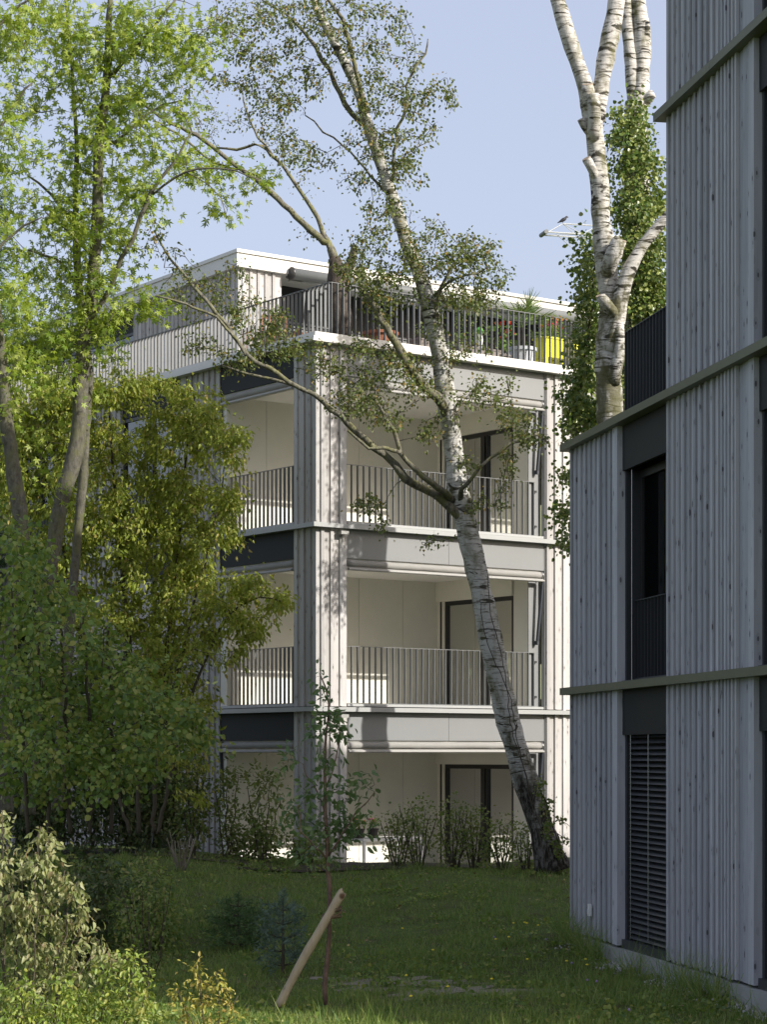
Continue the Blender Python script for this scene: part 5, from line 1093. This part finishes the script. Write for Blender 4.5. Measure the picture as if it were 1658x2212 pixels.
# ground floor loggia: white table with pots
a0, a1, q = TP(757,1.0), TP(889,1.0), 1.0; c = FRt.p((a0+a1)/2, q, 0); root = empty('white_table', c, 'white metal table in the ground-floor loggia behind the shrubs', 'table')
m = MB(); fbox(m, FRt, a0, a1, q-.38, q+.38, .715, .755); m.build('tabletop', M['white'], root)
for aa in (a0+.02, a1-.06):
    for qq in (q-.36, q+.32): m = MB(); fbox(m, FRt, aa, aa+.04, qq, qq+.04, .0, .714); m.build('leg', M['white'], root)
for i, (x, lab, mt, pet) in enumerate(((776,'dark pot with orange-tipped leaves, left on the white loggia table', 'bright', 'orange'),(806,'dark pot with pale flowers, right on the white loggia table','bright','pink'))):
    cc = FRt.p(TP(x,.85), .85, .757); p = pot('plant_pot', lab, cc, .10, .16, M['pot_dark'], 'potted plant'); tufts('x', p, cc+np.array([0,0,.15]), 9, .22, .11, M[mt], .06, T_OVAL, 280+i, 7, .4, (M[pet], 3, .03))
# kitchen things behind the glass
def stool(s, q, label):
    c = FRt.p(s, q, 0); root = empty('kitchen_chair', c, label, 'chair'); m = MB(); fbox(m, FRt, s-.2, s+.2, q-.2, q+.2, .62, .66); m.build('seat', M['white'], root)
    m = MB(); fbox(m, FRt, s+.17, s+.2, q-.2, q+.2, .78, 1.08); m.build('backrest', M['white'], root)
    for a in (-.18,.18):
        for b in (-.18,.18): m = MB(); tube(m, [FRt.p(s+a,q+b,0), FRt.p(s+a,q+b,1.0 if a > 0 else .62)], .014, 8); m.build('leg', M['steel'], root)
stool(5.35, 1.85, 'white kitchen chair behind the ground-floor glass door')
c = FRt.p(5.75, .78, 0); root = empty('kitchen_island', FRt.p(6.3,1.2,0), 'dark kitchen counter behind the ground-floor glass', 'counter'); m = MB(); fbox(m, FRt, 6.0, 6.9, 1.1, 1.7, .0, .92); m.build('cabinet', M['panel_dark'], root); m = MB(); fbox(m, FRt, 5.97, 6.93, 1.07, 1.73, .921, .95); m.build('worktop', M['steel'], root)
root = empty('kitchen_tap', FRt.p(6.2,1.2,.951), 'chrome tap on the dark counter behind the glass', 'tap'); m = MB(); e = FRt.p(6.2,1.2,.951); tube(m, [e, e+np.array([0,0,.34]), e+np.array([-.05,0,.38]), e+np.array([-.18,0,.37]), e+np.array([-.2,0,.28])], .014, 8); m.build('spout', M['steel'], root); m = MB(); tube(m, [e+np.array([0,0,.08]), e+np.array([.08,0,.11])], .008, 6); m.build('handle', M['steel'], root)
root = empty('coffee_machine', FRt.p(5.8,2.25,5.9+.881), 'dark coffee machine on the kitchen counter behind the upper loggia glass', 'appliance'); m = MB(); fbox(m, FRt, 5.7, 5.98, 2.12, 2.36, 5.9+.882, 5.9+1.22); m.build('body', M['arm'], root); m = MB(); tube(m, [FRt.p(5.69,2.2,5.9+1.0), FRt.p(5.6,2.2,5.9+1.05)], .01, 8); m.build('handle', M['steel'], root)
# wall lamps on the corner pier
for z, lab in ((5.71,'small box lamp on the corner pier under the upper floor band'),(2.76,'small box lamp on the corner pier under the lower floor band, behind the sapling')):
    c = FRt.p(.47, -.03, z); root = empty('wall_lamp', c, lab, 'lamp', 'box lamps on the corner pier'); m = MB(); fbox(m, FRt, .43, .47, -.06, -.03, z-.05, z+.03); m.build('bracket', M['slat_grey'], root)
    m = MB(); fbox(m, FRt, .40, .55, -.14, -.061, z-.01, z+.045); m.build('housing', M['bar'], root); m = MB(); fbox(m, FRt, .551, .56, -.13, -.07, z-.004, z+.038); m.build('glass', M['frame'], root)

# crane and crow far behind
YC = 200.
crn = empty('tower_crane', (46, 208, .3), 'pale lattice jib of a construction crane far behind the birch', 'crane')
jt = P(1180, 505, YC); dirj = np.array([46-jt[0], 208-YC, 0]); Lj = np.linalg.norm(dirj)+14; dirj /= np.linalg.norm(dirj); sj = np.array([-dirj[1], dirj[0], 0])
m = MB(); n = 14; st = Lj/n; hb = np.array([0,0,1.0]); wd_ = .62
lo1 = [jt+dirj*i*st+sj*wd_ for i in range(n+1)]; lo2 = [jt+dirj*i*st-sj*wd_ for i in range(n+1)]; up_ = [jt+dirj*(i+.5)*st+hb for i in range(n)]
for L in (lo1, lo2): tube(m, [L[0], L[-1]], .07, 6)
tube(m, [up_[0], up_[-1]], .06, 6)
for i in range(n):
    for a, b in ((lo1[i],up_[i]),(lo2[i],up_[i]),(up_[i],lo1[i+1]),(up_[i],lo2[i+1]),(lo1[i],lo2[i+1]),(lo1[i],lo2[i])): tube(m, [a, b], .035, 5)
M['crane'] = m_metal('crane_paint', (.50,.51,.50), .5, .08)
m.build('jib', M['crane'], crn)
m = MB(); tube(m, [jt+sj*.8-dirj*.2, jt-sj*.8-dirj*.2], .2, 14); m.build('pulley', M['slat_grey'], crn)
m = MB(); fbox(m, W, 45.2, 46.8, 207.2, 208.8, .3, jt[2]+1.5)
mm = MB()
for a in (-.8,.8):
    for b in (-.8,.8): tube(mm, [(46+a,208+b,.3),(46+a,208+b,jt[2]+1.5)], .09, 6)
for i in range(int(jt[2]/1.6)):
    z = .3+i*1.6
    for a, b, c_, d in ((-.8,-.8,.8,-.8),(.8,-.8,.8,.8),(.8,.8,-.8,.8),(-.8,.8,-.8,-.8)): tube(mm, [(46+a,208+b,z),(46+c_,208+d,z+1.6)], .04, 5)
mm.build('mast', M['crane'], crn)
m = MB(); cb = jt+dirj*1; tube(m, [cb, cb+dirj*12+np.array([0,0,-9])], .03, 4); m.build('cable', M['crane'], crn)
bp = up_[0]+np.array([0,0,.05]); m = MB()
q = np.array([bp+dirj*x+np.array([0,0,z]) for x, z in ((-.55,-.02),(-.34,.10),(-.16,.20),(.0,.30),(.14,.38),(.24,.46),(.30,.56),(.37,.60),(.44,.58),(.54,.55))])
tube(m, q, [.02,.07,.13,.17,.16,.12,.09,.09,.05,.01], 12)
bd = m.build('crow', m_flat('crow_feathers',(.02,.02,.022),.6,.1), loc=bp, smooth_=True); tag(bd, 'dark crow perched on the tip of the crane jib', 'bird')
for s_ in (-.05,.05):
    m = MB(); tube(m, [bp+sj*s_+np.array([0,0,.2]), bp+sj*s_-np.array([0,0,.03])], .012, 5); m.build('leg', M['frame'], bd)

# flowers in the lawn
def flower(x, y, lab, mat, seed, first=[None, None]):
    k = 0 if mat == 'yel' else 1
    # locate ground depth for the picture position
    Y = 20.
    for _ in range(30): Y = (EYE-float(G(XY(x, Y), Y))-.05)*FD/(y-HY)
    loc = (XY(x, Y), Y, float(G(XY(x, Y), Y)))
    if first[k] is None:
        r = empty('dandelion' if k == 0 else 'clover_flower', loc, lab, 'flower', 'yellow lawn flowers' if k == 0 else 'purple clover heads')
        m = MB(); tube(m, [loc, (loc[0],loc[1],loc[2]+.10)], .002, 5); m.build('stem', M['l_grass'], r)
        m = MB(); lathe(m, (loc[0],loc[1],loc[2]+.10), [(.003,0),(.016,.006),(.014,.014),(.004,.018)] if k == 0 else [(.004,0),(.011,.006),(.011,.016),(.003,.024)], 12)
        m.build('flower_head', m_flat('dandelion_yellow',(.80,.62,.03),.6,.1) if k == 0 else m_flat('clover_purple',(.30,.20,.38),.7,.2), r); first[k] = r; return
    r = first[k].copy(); COL.objects.link(r); r.location = loc; r['label'] = lab
    for ch in first[k].children: c_ = ch.copy(); COL.objects.link(c_); c_.parent = r
for i, (x, y) in enumerate([(1040,1896),(936,1960),(1100,1941),(1134,2000),(1139,2003),(1110,2002),(1163,2008),(1072,2039),(1140,2083),(1225,2087),(1266,2083),(1269,2095),(878,2119),(1063,2127),(968,2144),(888,2165),(870,2015)]):
    flower(x, y, 'tiny yellow flower in the shaded lawn', 'yel', i)
for i, (x, y) in enumerate([(1068,2035),(1180,2028),(1236,2092),(1270,2130),(1290,2133),(1360,2196)]):
    flower(x, y, 'tiny pale purple clover head in the lawn near the right building', 'pur', i)

def litter():
    rn = np.random.default_rng(77); n = 900; Y = rn.uniform(17, 34.5, n); X = rn.uniform(-1, 1, n)*829/FD*Y
    k = ~inside_buildings(X, Y) & (rn.uniform(size=n) < .35+.65*(Y > 26)); X, Y = X[k], Y[k]; N = len(X)
    M['litter'] = m_leaf('fallen_leaf', [(.30,.22,.07), (.22,.13,.05), (.36,.30,.09), (.16,.10,.05)], .1, None)
    ax = rn.normal(size=(N,3)); ax[:,2] *= .25; nn = rn.normal(size=(N,3))*.3; nn[:,2] += 1
    tag(scatter_mesh('fallen_leaves', M['litter'], None, np.stack([X, Y, G(X, Y)+rn.uniform(.02,.06,N)], 1), ax, nn, rn.uniform(.03,.055,N), T_BIRCH), kind='stuff')
litter()
